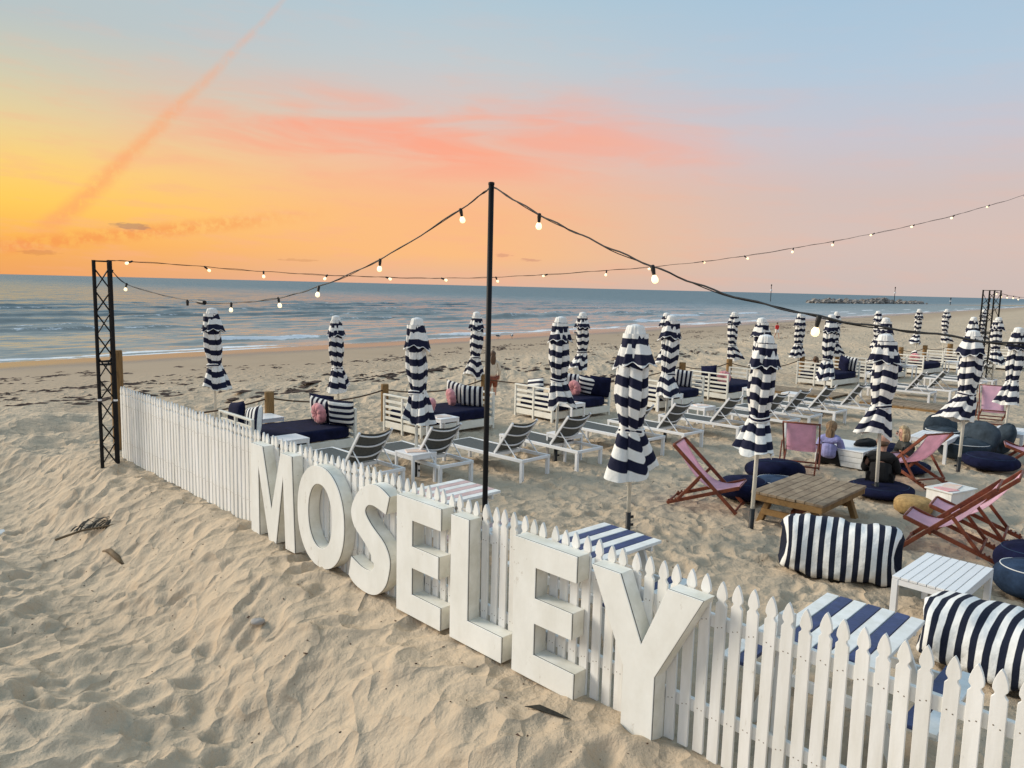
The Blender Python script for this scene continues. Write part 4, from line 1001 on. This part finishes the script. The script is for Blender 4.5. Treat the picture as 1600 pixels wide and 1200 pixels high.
# plank-sided white box table
bx = empty('box_table', (6.12, 13.62, 0), A_E1, 'low white plank-sided box table beside the girl', 'table')
for k_ in range(3):
    z_ = .05+k_*.095
    for sy in (-1, 1): MB().box((0, sy*.41, z_), (.95, .022, .088)).build('side_plank', 'white_paint', bx, bevel=.003)
    for sx in (-1, 1): MB().box((sx*.463, 0, z_), (.022, .795, .088)).build('side_plank', 'white_paint', bx, bevel=.003)
MB().box((0, 0, .301), (.96, .85, .02)).build('table_top', 'white_metal', bx, bevel=.003)
ja = MB(); 
bag = MB(); vs = []; fs = []
def blob(rx, ry, rz, seed, amp=.1, n=24, m_=14, flat=.0, p=2.2):
    b = MB(); vs = []; fs = []; rr = random.Random(seed); ph = [rr.uniform(0, 6.28) for _ in range(6)]
    for i in range(m_+1):
        t = PI*i/m_-PI/2
        for k_ in range(n):
            a = 2*PI*k_/n; ct = abs(math.cos(t))**(2/p); st_ = math.copysign(abs(math.sin(t))**(2/p), math.sin(t))
            q = 1+amp*(.5*math.sin(2*a+ph[0]+2*t)+.35*math.sin(3*a+ph[1]-3*t)+.3*math.sin(5*a+ph[2]+t*4)*.6)
            x_, y_, z_ = rx*ct*math.cos(a)*q, ry*ct*math.sin(a)*q, rz*st_*(1+amp*.6*math.sin(3*a+ph[3]))
            if z_ < -rz*(1-flat): z_ = -rz*(1-flat)
            vs.append((x_, y_, z_))
    for i in range(m_):
        for k_ in range(n): fs.append((i*n+k_, i*n+(k_+1) % n, (i+1)*n+(k_+1) % n, (i+1)*n+k_))
    return b.add(vs, fs)
o = blob(.26, .14, .07, 5, .25, flat=.2).build('folded_jacket', 'black_cloth', None, smooth=True, loc=(6.40, 13.60, .365), rz=.5); tag(o, 'black jacket dropped on the white box table', 'jacket')

# ------------------------------------------------------------------ beanbags
def striped_bag(name, x_, y_, z_, rz, Lx, D_, Hh, rx, lab, per):
    b = MB(); NU, NV = 60, 40; vs = []; fs = []; at = []
    for i in range(NU+1):
        u = i/NU*2-1; e = max(0., 1-abs(u)**7)**.55
        for k_ in range(NV):
            a = 2*PI*k_/NV; ca, sa = math.cos(a), math.sin(a)
            yy = math.copysign(abs(ca)**.55, ca)*D_/2; zz = math.copysign(abs(sa)**.62, sa)*Hh/2
            pin = 1 - .16*abs(u)**6*(1-abs(sa))            # tucked gusset at the ends
            bul = 1 + .05*math.sin(u*5+a*2) + .03*math.sin(u*11-a*3) + .018*math.sin(u*23+a*5+3*math.sin(a*2)) + .05*abs(u)**3*math.sin(a*9+u*4)
            top = 1-.30*max(0, sa)*(abs(ca) < .99)*.9
            vs.append((u*Lx/2*pin*(1-.05*(1-sa)*0), yy*(.30+.70*e)*top*bul, zz*(.55+.45*e)*bul + (.03*u*u if sa > 0 else 0)))
            at.append(u*Lx/2/per + .02*math.sin(a*3+u*6))
    for i in range(NU):
        for k_ in range(NV): fs.append((i*NV+k_, i*NV+(k_+1) % NV, (i+1)*NV+(k_+1) % NV, (i+1)*NV+k_))
    fs += [tuple(range(NV))[::-1], tuple(NU*NV+k_ for k_ in range(NV))]
    root = empty(name, (x_, y_, z_), rz, lab, 'beanbag', 'striped beanbags')
    o = b.add(vs, fs, 0, at).build('cover', 'bag_stripe', root, smooth=True, attr='stripe'); o.rotation_euler = (rx, 0, 0)
    return root
striped_bag('beanbag', 3.58, 8.02, .27, R(-25), 1.24, .66, .62, R(-8), 'striped beanbag standing beyond the white coffee table', .1127)
striped_bag('beanbag', 4.06, 5.88, .24, A_FD, 1.30, 1.0, .52, R(-6), 'striped beanbag nearest the camera at the right edge', .100)
def disc(x_, y_, r_, h, m_, lab, seed, rx=0., ry=0., z=None):
    root = empty('floor_cushion', (x_, y_, h*.48 if z is None else z), seed, lab, 'floor cushion', 'round floor cushions')
    o = blob(r_, r_*.95, h/2, seed, .04, 36, 16, .12, 2.3).build('cover', m_, root, smooth=True); o.rotation_euler = (rx, ry, 0)
    pts = [Vector((r_*.80*math.cos(t), r_*.76*math.sin(t), h*.332)) for t in np.linspace(0, 2*PI, 41)]
    q = MB().tube(pts, .006, 5, cap=False).build('piping', 'denim_cloth' if m_ == 'navy_cloth' else 'white_cloth', root, smooth=True); q.rotation_euler = (rx, ry, 0)
disc(3.42, 10.95, .40, .34, 'navy_cloth', 'navy floor cushion behind the first pink deck chair', 1)
disc(4.05, 11.3, .40, .26, 'denim_cloth', 'denim floor cushion at the back of the timber table', 2)
disc(4.25, 12.05, .46, .38, 'navy_cloth', 'dark navy floor cushion left of the deck chair seen from behind', 3, .25)
disc(5.62, 11.35, .50, .20, 'navy_cloth', 'navy floor cushion under the bald man', 4)
disc(8.5, 13.35, .48, .28, 'navy_cloth', 'navy disc cushion in front of the denim beanbags', 5)
disc(7.1, 14.3, .40, .24, 'navy_cloth', 'navy floor cushion behind the blond woman', 6)
disc(6.80, 12.95, .42, .20, 'navy_cloth', 'navy floor cushion under the blond woman', 7)
disc(5.28, 7.50, .32, .38, 'denim_cloth', 'denim floor cushion at the right edge by the white coffee table', 8)
disc(5.60, 7.98, .32, .42, 'navy_cloth', 'navy floor cushion behind the denim one at the right edge', 9)
def chairbag(x_, y_, rz, s_, lab, seed, m_='slate_cloth'):
    root = empty('beanbag', (x_, y_, 0), rz, lab, 'beanbag', 'denim beanbag chairs')
    blob(.46*s_, .44*s_, .22*s_, seed, .07, 36, 18, .15, 2.5).build('seat', m_, root, smooth=True, loc=(0, 0, .18*s_))
    o = blob(.20*s_, .42*s_, .34*s_, seed+3, .08, 32, 18, .1, 2.5).build('backrest', m_, root, smooth=True, loc=(-.34*s_, 0, .36*s_)); o.rotation_euler = (0, -.3, 0)
    pts = [Vector((.40*s_*math.cos(t), .41*s_*math.sin(t), .308*s_)) for t in np.linspace(-2, 2, 25)]
    MB().tube(pts, .008, 5).build('piping', 'white_cloth', root, smooth=True)
chairbag(8.55, 14.2, R(200), .98, 'large slate denim beanbag behind the navy disc cushion', 11)
chairbag(9.35, 14.85, R(150), .85, 'denim beanbag with raised back at the right edge', 13)
chairbag(9.05, 15.9, R(250), .75, 'far denim beanbag below the far pink deck chair', 17)
pf = blob(.25, .25, .13, 21, .03, 40, 14, .1, 3.0).build('jute_pouf', 'jute', None, smooth=True, loc=(5.62, 10.4, .115)); tag(pf, 'round woven jute pouf beside the white crate', 'pouf')
cr = empty('white_crate', (6.12, 10.40, 0), A_E1-.25, 'white crate with magazines behind the near deck chairs', 'crate')
MB().box((0, 0, .18), (.56, .36, .36)).build('body', 'white_paint', cr, bevel=.006)
lidp = MB().box((0, 0, .372), (.60, .40, .022)).build('lid', 'white_paint', cr, bevel=.004)
MB().box((.05, .02, .389), (.3, .2, .010), rz=.3).build('magazine', 'paper', cr); MB().box((-.16, -.03, .388), (.2, .24, .008), rz=-.2).build('magazine', 'rose_cloth', cr)

# ------------------------------------------------------------------ people
def skin_obj(name, joints, edges, m_, parent, root=0, sub=2):
    me = bpy.data.meshes.new(name); me.from_pydata([j[0] for j in joints], edges, []); me.update()
    o = bpy.data.objects.new(name, me); COL.objects.link(o); o.parent = parent
    o.modifiers.new('skin', 'SKIN')
    sv = me.skin_vertices[0].data if me.skin_vertices else None
    if sv is None:
        bpy.context.view_layer.objects.active = o; sv = me.skin_vertices[0].data
    for i, j in enumerate(joints): sv[i].radius = j[1] if isinstance(j[1], tuple) else (j[1], j[1]); sv[i].use_root = (i == root)
    md = o.modifiers.new('sub', 'SUBSURF'); md.levels = sub; md.render_levels = sub
    me.materials.append(MAT[m_])
    return o
def chain(js, start=0): return [(start+i, start+i+1) for i in range(len(js)-1)]
def seated(loc, rz, lab, top, bottom, hair, style, sc=1., lean=.12, knees=.42, look=0.):
    """sitting on a low cushion, local +x = facing; one skinned body with clothes and hair as children"""
    root = empty('person', loc, rz, lab, 'person'); root.scale = (sc, sc, sc)
    hip = (0, 0, .10); chest = (lean*.6, 0, .40); neck = (lean, 0, .57); hd = (lean+.03, 0, .70); ht = (lean+.02, 0, .80)
    J = [(hip, (.10, .12)), ((lean*.25, 0, .24), (.075, .10)), (chest, (.08, .12)), ((lean*.9, 0, .51), (.05, .07)), (neck, .052), ((lean+.015, 0, .635), (.072, .070)), (hd, (.095, .078)), (ht, (.07, .06))]
    Ed = chain(J)
    for sy in (-1, 1):
        b = len(J); J += [((.08, sy*.10, .11), .085), ((knees, sy*.15, .27), .062), ((knees+.10, sy*.13, .03), .045), ((knees+.22, sy*.13, .01), .035)]
        Ed += [(0, b), (b, b+1), (b+1, b+2), (b+2, b+3)]
        b = len(J); J += [((lean*.85, sy*.155, .465), .040), ((lean+.03, sy*.225, .27), .030), ((lean+.26, sy*.16, .22), .028), ((lean+.33, sy*.13, .235), (.018, .04))]
        Ed += [(3, b), (b, b+1), (b+1, b+2), (b+2, b+3)]
        hb = len(J)-1; hx, hy, hz = J[hb][0]
        for q in range(5):
            yy = (-.028+.014*q); J += [((hx+.05 - abs(q-2)*.005, hy+yy*1.1, hz-.005), .0085), ((hx+.085-abs(q-2)*.006, hy+yy*1.2, hz-.03), .0075)]
            e = len(J); Ed += [(hb, e-2), (e-2, e-1)]
    skin_obj('body', J, Ed, 'skin', root)
    g = .018
    T = [((0, 0, .09), .165), ((lean*.25, 0, .24), .155), (chest, .165), ((lean*.9, 0, .505), .125), ((lean, 0, .575), .066)]
    Et = chain(T)
    for sy in (-1, 1):
        b = len(T); T += [((lean*.85, sy*.155, .465), .088), ((lean+.03, sy*.225, .27), .064), ((lean+.24, sy*.165, .22), .050)]
        Et += [(3, b), (b, b+1), (b+1, b+2)]
    skin_obj('jacket', T, Et, top, root)
    Q = [((.0, 0, .08), (.135, .165))]; Eq = []
    for sy in (-1, 1):
        b = len(Q); Q += [((.08, sy*.10, .115), .098), ((knees, sy*.15, .275), .074), ((knees+.10, sy*.13, .045), .056)]; Eq += [(0, b), (b, b+1), (b+1, b+2)]
    skin_obj('trousers', Q, Eq, bottom, root)
    for sy in (-1, 1): blob(.085, .038, .032, 3, .03, 16, 10).build('shoe', 'black_cloth', root, smooth=True, loc=(knees+.17, sy*.13, .0))
    fx, fz = hd[0]+.088, .705
    for sy in (-1, 1):
        blob(.011, .013, .010, 1, 0, 12, 8).build('eye', 'black_plastic', root, smooth=True, loc=(fx-.004, sy*.030, fz+.012))
        blob(.018, .010, .030, 2, .05, 12, 8).build('ear', 'skin', root, smooth=True, loc=(hd[0]-.005, sy*.080, fz-.005))
    blob(.020, .013, .022, 4, 0, 12, 8).build('nose', 'skin', root, smooth=True, loc=(fx+.010, 0, fz-.018)); blob(.008, .024, .007, 4, 0, 12, 8).build('mouth', 'rose_cloth', root, smooth=True, loc=(fx-.004, 0, fz-.055))
    hc = (hd[0]-.018, 0, .715)
    if style == 'bald':
        blob(.085, .084, .045, 9, .05, 24, 10).build('hair', 'brown_hair', root, smooth=True, loc=(hc[0]-.012, 0, .672))
    else:
        h = blob(.105, .102, .115, 9, .05, 28, 16); vs = []
        for (x_, y_, z_) in h.v:
            if x_ > .045 and z_ < .055: x_ = .045+(x_-.045)*.1
            vs.append((x_, y_, z_))
        h.v = vs; h.build('hair', hair, root, smooth=True, loc=(hc[0], 0, hc[2]))
        if style == 'bob':
            for sy in (-1, 1): blob(.06, .035, .095, 6, .08, 20, 12).build('hair', hair, root, smooth=True, loc=(hc[0]-.01, sy*.082, hc[2]-.085))
            blob(.035, .085, .095, 7, .08, 20, 12).build('hair', hair, root, smooth=True, loc=(hc[0]-.075, 0, hc[2]-.085))
        if style == 'long':
            blob(.045, .085, .15, 7, .10, 20, 12).build('hair', hair, root, smooth=True, loc=(hc[0]-.085, 0, hc[2]-.14))
    return root
seated((5.62, 11.42, .05), R(62), 'bald man in a black jacket sitting with his back to us', 'black_cloth', 'black_cloth', None, 'bald', 1.04, .18)
seated((6.78, 12.85, .03), R(175), 'woman with blond bob and dark jacket sitting right of the bald man', 'olive_cloth', 'black_cloth', 'blond_hair', 'bob', .95, .10)
seated((5.64, 13.36, .02), R(55), 'girl in lavender sweater with light brown hair sitting beside the box table', 'lavender_cloth', 'black_cloth', 'fair_hair', 'long', .92, .06, .26)
seated((11.3, 28.3, -.12), R(125), 'person in dark clothes sitting on the beach behind a daybed', 'black_cloth', 'black_cloth', 'brown_hair', 'long', 1.0, .1)
def standing(loc, rz, lab, top, bottom, hair, sc, stride=.12, skirt=False, arm=.0):
    root = empty('person', loc, rz, lab, 'person'); root.scale = (sc, sc, sc)
    J = [((0, 0, .92), (.11, .145)), ((0, 0, 1.08), (.095, .12)), ((0, 0, 1.28), (.105, .15)), ((0, 0, 1.40), (.07, .10)), ((.0, 0, 1.46), .05), ((.01, 0, 1.53), (.07, .065)), ((.02, 0, 1.60), (.09, .075)), ((.01, 0, 1.68), (.06, .055))]
    Ed = chain(J)
    for sy in (-1, 1):
        b = len(J); J += [((0, sy*.09, .86), .085), ((.04+sy*stride*.5, sy*.09, .48), .055), ((sy*stride, sy*.09, .08), .038), ((sy*stride+.13, sy*.10, .03), .03)]; Ed += [(0, b), (b, b+1), (b+1, b+2), (b+2, b+3)]
        b = len(J); J += [((0, sy*.18, 1.36), .048), ((-sy*arm*.5-.02, sy*.23, 1.10), .038), ((.06-sy*arm, sy*.22, .87+abs(arm)*.4), .03), ((.09-sy*arm, sy*.22, .78+abs(arm)*.5), (.03, .018))]; Ed += [(3, b), (b, b+1), (b+1, b+2), (b+2, b+3)]
    skin_obj('body', J, Ed, 'skin', root)
    T = [((0, 0, .90), (.135, .165)), ((0, 0, 1.08), (.12, .145)), ((0, 0, 1.28), (.125, .168)), ((0, 0, 1.41), (.075, .105))]; Et = chain(T)
    for sy in (-1, 1):
        b = len(T); T += [((0, sy*.18, 1.36), .062), ((-sy*arm*.5-.02, sy*.235, 1.10), .055), ((.05-sy*arm*.9, sy*.225, .93+abs(arm)*.4), .045)]; Et += [(3, b), (b, b+1), (b+1, b+2)]
    skin_obj('shirt', T, Et, top, root)
    Q = [((0, 0, .90), (.13, .16))]; Eq = []
    for sy in (-1, 1): b = len(Q); Q += [((0, sy*.09, .84), .10), ((.03+sy*stride*.4, sy*.09, .55), .085)]; Eq += [(0, b), (b, b+1)]
    skin_obj('shorts', Q, Eq, bottom, root)
    blob(.10, .095, .11, 9, .05, 24, 14).build('hair', hair, root, smooth=True, loc=(-.012, 0, 1.635))
    if skirt: blob(.05, .09, .19, 7, .1, 20, 12).build('hair', hair, root, smooth=True, loc=(-.08, 0, 1.47))
zz = gz(-.62, 24.0); standing((-.62, 24.0, zz), R(100), 'woman with long brown hair and cream top standing beyond the rope', 'cream_cloth', 'red_wood', 'brown_hair', .98, .03, True)
zz = gz(23.2, 67.7); standing((23.2, 67.7, zz), R(-75), 'runner in a red top far along the beach', 'red_cloth', 'white_cloth', 'brown_hair', .80, .3, False, .2)

# ------------------------------------------------------------------ beach litter, weed and far things
sw = MB(); rs = random.Random(4)
def weed_line(s0, a0, a1, n, spread, big):
    for _ in range(n):
        a = rs.uniform(a0, a1); s_ = s0 + rs.gauss(0, spread) + 1.2*math.sin(a*.11+s0) + .6*math.sin(a*.31+s0*2)
        if math.sin(a*.23+s0*3)+math.sin(a*.61+s0) < rs.uniform(-1.2, 1.6): continue
        x_ = a*SHA[0]+s_*SH[0]; y_ = a*SHA[1]+s_*SH[1]; z_ = gz(x_, y_)
        for q in range(rs.randint(3, 7)):
            w_ = rs.uniform(.05, .22)*big; l = rs.uniform(.12, .6)*big; h = rs.uniform(.012, .05); ang = math.atan2(SHA[1], SHA[0])+rs.gauss(0, .25)
            cx, cy = x_+rs.gauss(0, .3)*big, y_+rs.gauss(0, .3)*big; ca, sa = math.cos(ang), math.sin(ang)
            zz_ = z_-.01
            base = [(cx+ca*u*l-sa*v*w_, cy+sa*u*l+ca*v*w_, zz_) for u, v in ((-1, 0), (-.3, -1), (.5, -.8), (1, .1), (.3, 1), (-.5, .7))]
            sw.add(base+[(cx+rs.gauss(0, .03), cy+rs.gauss(0, .03), zz_+h)], [(i, (i+1) % 6, 6) for i in range(6)])
weed_line(23.5, -4, 90, 380, .4, .36); weed_line(26.5, -4, 100, 560, .6, .42); weed_line(29.5, -4, 120, 800, .7, .5); weed_line(33.0, -4, 140, 800, .8, .55)
for (cx, cy, n, sp_) in ((-8.0, 25.5, 40, 1.3), (-6.9, 29.5, 90, 1.8), (-4.0, 33.5, 120, 2.4), (-13, 24.5, 60, 1.8), (1, 36.5, 90, 2.6), (9, 44, 90, 3.4), (-15.5, 27, 60, 2), (4, 33, 60, 2.)):
    for _ in range(n):
        da, ds = rs.gauss(0, sp_), rs.gauss(0, sp_*.16); x_, y_ = cx+da*SHA[0]+ds*SH[0], cy+da*SHA[1]+ds*SH[1]; z_ = gz(x_, y_); r_ = rs.uniform(.07, .26); ca, sa = SHA
        sw.add([(x_+ca*r_*1.7*math.cos(t)-sa*r_*.6*math.sin(t), y_+sa*r_*1.7*math.cos(t)+ca*r_*.6*math.sin(t), z_-.01) for t in np.linspace(0, 5.2, 6)]+[(x_, y_, z_+rs.uniform(.02, .06))], [(i, (i+1) % 6, 6) for i in range(6)])
o = sw.build('seaweed_wrack', 'seaweed', None); tag(o, 'dark strips of seaweed washed up along the beach', 'seaweed', None, 'stuff')
lt = MB()
for _ in range(240):
    s_ = rs.uniform(2, 12.5); of = -abs(rs.gauss(0, 1.6))-.2; x_, y_, _z = fpt(s_, of); z_ = gz(x_, y_); r_ = rs.uniform(.003, .010)*(1.8 if rs.random() < .08 else 1); an = rs.uniform(0, 6.3)
    lt.box((x_, y_, z_+.003), (r_*2.2, r_, .006), rz=an, rx=rs.uniform(-.4, .4))
for _ in range(160):
    x_, y_ = rs.uniform(.5, 6), rs.uniform(6, 12); 
    if (x_-FA[0])*FN[0]+(y_-FA[1])*FN[1] < .5: continue
    z_ = gz(x_, y_); r_ = rs.uniform(.004, .010); lt.box((x_, y_, z_+.003), (r_*2, r_, .006), rz=rs.uniform(0, 6))
o = lt.build('sand_litter', 'seaweed', None); tag(o, 'small dark leaf and weed flecks scattered on the sand', 'litter', None, 'stuff')
# palm frond
z_ = gz(-5.45, 10.0); fr = empty('palm_frond', (-5.45, 10.0, z_-.01), R(22), 'dry dark palm frond half buried in the sand', 'frond'); fr.scale = (1.35, 1.35, 1.2)
MB().tube([(-.42, -.03, -.04), (-.2, 0, .03), (.15, .02, .07), (.38, -.02, .05)], [.014, .012, .009, .003], 6).build('stem', 'drift_wood', fr)
for i in range(20):
    t = i/19; x_ = -.36+t*.60; l = random.uniform(.5, 1.05)*(.60+.35*math.sin(PI*t)); tw = random.uniform(-.22, .16)
    p0 = [Vector((x_*.8 + l*(.40+tw)*u, l*(.50*u-.10*u*u), .03+.45*u*(1-u)*l-.03*u*u)) for u in (0, .2, .4, .6, .8, 1)]; wv_ = (.007, .011, .012, .010, .006, .001)
    MB().add([v_+Vector((s_*w_, -s_*w_*.4, 0)) for v_, w_ in zip(p0, wv_) for s_ in (-1, 1)], [(2*k_, 2*k_+1, 2*k_+3, 2*k_+2) for k_ in range(5)]).build('leaflet', 'dry_frond', fr)
def drift(pts, r, lab, name='driftwood'):
    o_ = Vector((pts[0][0], pts[0][1], gz(pts[0][0], pts[0][1])))
    P_ = [Vector((x_, y_, gz(x_, y_)+dz))-o_ for x_, y_, dz in pts]
    o = MB().tube(P_, r, 8).build(name, 'drift_wood', None, smooth=True, loc=o_); tag(o, lab, 'driftwood')
drift([(-5.20, 9.50, -.01), (-5.05, 9.38, .02), (-4.88, 9.24, .02), (-4.74, 9.12, -.01)], [.014, .035, .035, .014], 'buried weathered timber edge below the palm frond')
z_ = gz(.38, 5.25); o = MB().add([(-.16, .05, 0), (-.05, .055, .02), (.08, -.02, .015), (.18, -.07, 0), (.05, -.04, .004), (-.08, .02, .004)], [(0, 1, 5), (1, 2, 4, 5), (2, 3, 4)]).build('dry_leaf', 'dry_frond', None, loc=(.30, 5.12, gz(.30, 5.12)+.012), rz=-.1)
md = o.modifiers.new('thick', 'SOLIDIFY'); md.thickness = .004; tag(o, 'dark curled dry leaf on the sand in front of the letter E', 'leaf')
o = MB().box((0, 0, .03), (.22, .12, .05), rx=.3).build('paper_scrap', 'white_cloth', None, loc=(-7.42, 10.75, gz(-7.42, 10.75)), rz=.8, bevel=.01); tag(o, 'white scrap of litter at the left edge of the sand', 'litter')
o = blob(.065, .05, .03, 31, .12, 20, 12, .2).build('beach_stone', 'rock', None, smooth=True, loc=(-2.35, 6.92, gz(-2.35, 6.92)+.03)); tag(o, 'grey stone on the sand slope below the letters', 'stone')

# rock breakwater and spit
bw = MB(); rs = random.Random(9)
for _ in range(230):
    t = rs.random(); x_ = 138+t*95; y_ = 352+t*92
    env = (.4+.6*math.sin(PI*min(1, t*1.15))**.6)*(.75+.35*math.sin(t*14)); x_ += rs.gauss(0, 2.2); y_ += rs.gauss(0, 2.6)
    r_ = rs.uniform(.8, 2.0); z0 = SEA_Z+rs.uniform(-.3, 2.1)*env
    vs = []
    for i in range(5):
        tt_ = PI*i/4-PI/2
        for k_ in range(6):
            a = 2*PI*k_/6+i*.4; q = r_*rs.uniform(.75, 1.15); vs.append((x_+q*math.cos(tt_)*math.cos(a), y_+q*math.cos(tt_)*math.sin(a), z0+q*.75*math.sin(tt_)))
    bw.add(vs, [(i*6+k_, i*6+(k_+1) % 6, (i+1)*6+(k_+1) % 6, (i+1)*6+k_) for i in range(4) for k_ in range(6)])
o = bw.build('rock_breakwater', 'rock', None); tag(o, 'low breakwater of grey boulders far out in the sea', 'breakwater')
spx = np.linspace(0, 1, 60)[None, :]*np.ones((14, 1)); spv = np.linspace(-1, 1, 14)[:, None]*np.ones((1, 60))
wv = 3+9*spx; XS = 196+spx*150+spv*wv*.3; YS = 384+spx*105+spv*wv; ZS = SEA_Z-.5+(1-spv**2)*(.55+.9*spx)
o = grid_mesh('sand_spit', XS, YS, ZS, 'sand'); tag(o, kind='structure')
def beacon(x_, y_, h, lab):
    root = empty('marker_post', (x_, y_, SEA_Z-1), 0, lab, 'marker', 'sea marker posts')
    MB().tube([(0, 0, 0), (0, 0, h)], .16, 8).build('post', 'black_metal', root)
    MB().lathe([(.5, h*.72), (.55, h*.78), (.3, h*.80)], 10).build('cage', 'white_metal', root); MB().lathe([(.12, h), (.3, h+.2), (.3, h+.7), (.05, h+.9)], 8).build('top_mark', 'black_metal', root)
beacon(128, 386, 8.6, 'sea marker left of the breakwater'); beacon(199, 405, 9.0, 'sea marker on the breakwater'); beacon(233, 413, 4.2, 'sea marker right of the breakwater'); beacon(169, 275, 4.6, 'sea marker near the distant lattice tower')
# gulls on the wet sand
for i, (x_, y_, lab) in enumerate([(-1.2, 61.5, 'left gull of three standing at the waterline'), (-.1, 62.2, 'middle gull of three standing at the waterline'), (5.5, 68, 'right gull of three standing at the waterline')]):
    g = empty('gull', (x_, y_, gz(x_, y_)), i*1.3, lab, 'gull', 'gulls at the waterline')
    blob(.20, .085, .09, 3+i, .03, 16, 10).build('body', 'white_bird', g, smooth=True, loc=(0, 0, .24)); blob(.06, .05, .055, 2, 0, 12, 8).build('head', 'white_bird', g, smooth=True, loc=(.17, 0, .36))
    for sy in (-1, 1): MB().tube([(0, sy*.03, 0), (0, sy*.03, .18)], .01, 5).build('leg', 'jute', g); blob(.17, .02, .05, 5, 0, 12, 8).build('wing', 'slate_cloth', g, smooth=True, loc=(-.04, sy*.075, .27))
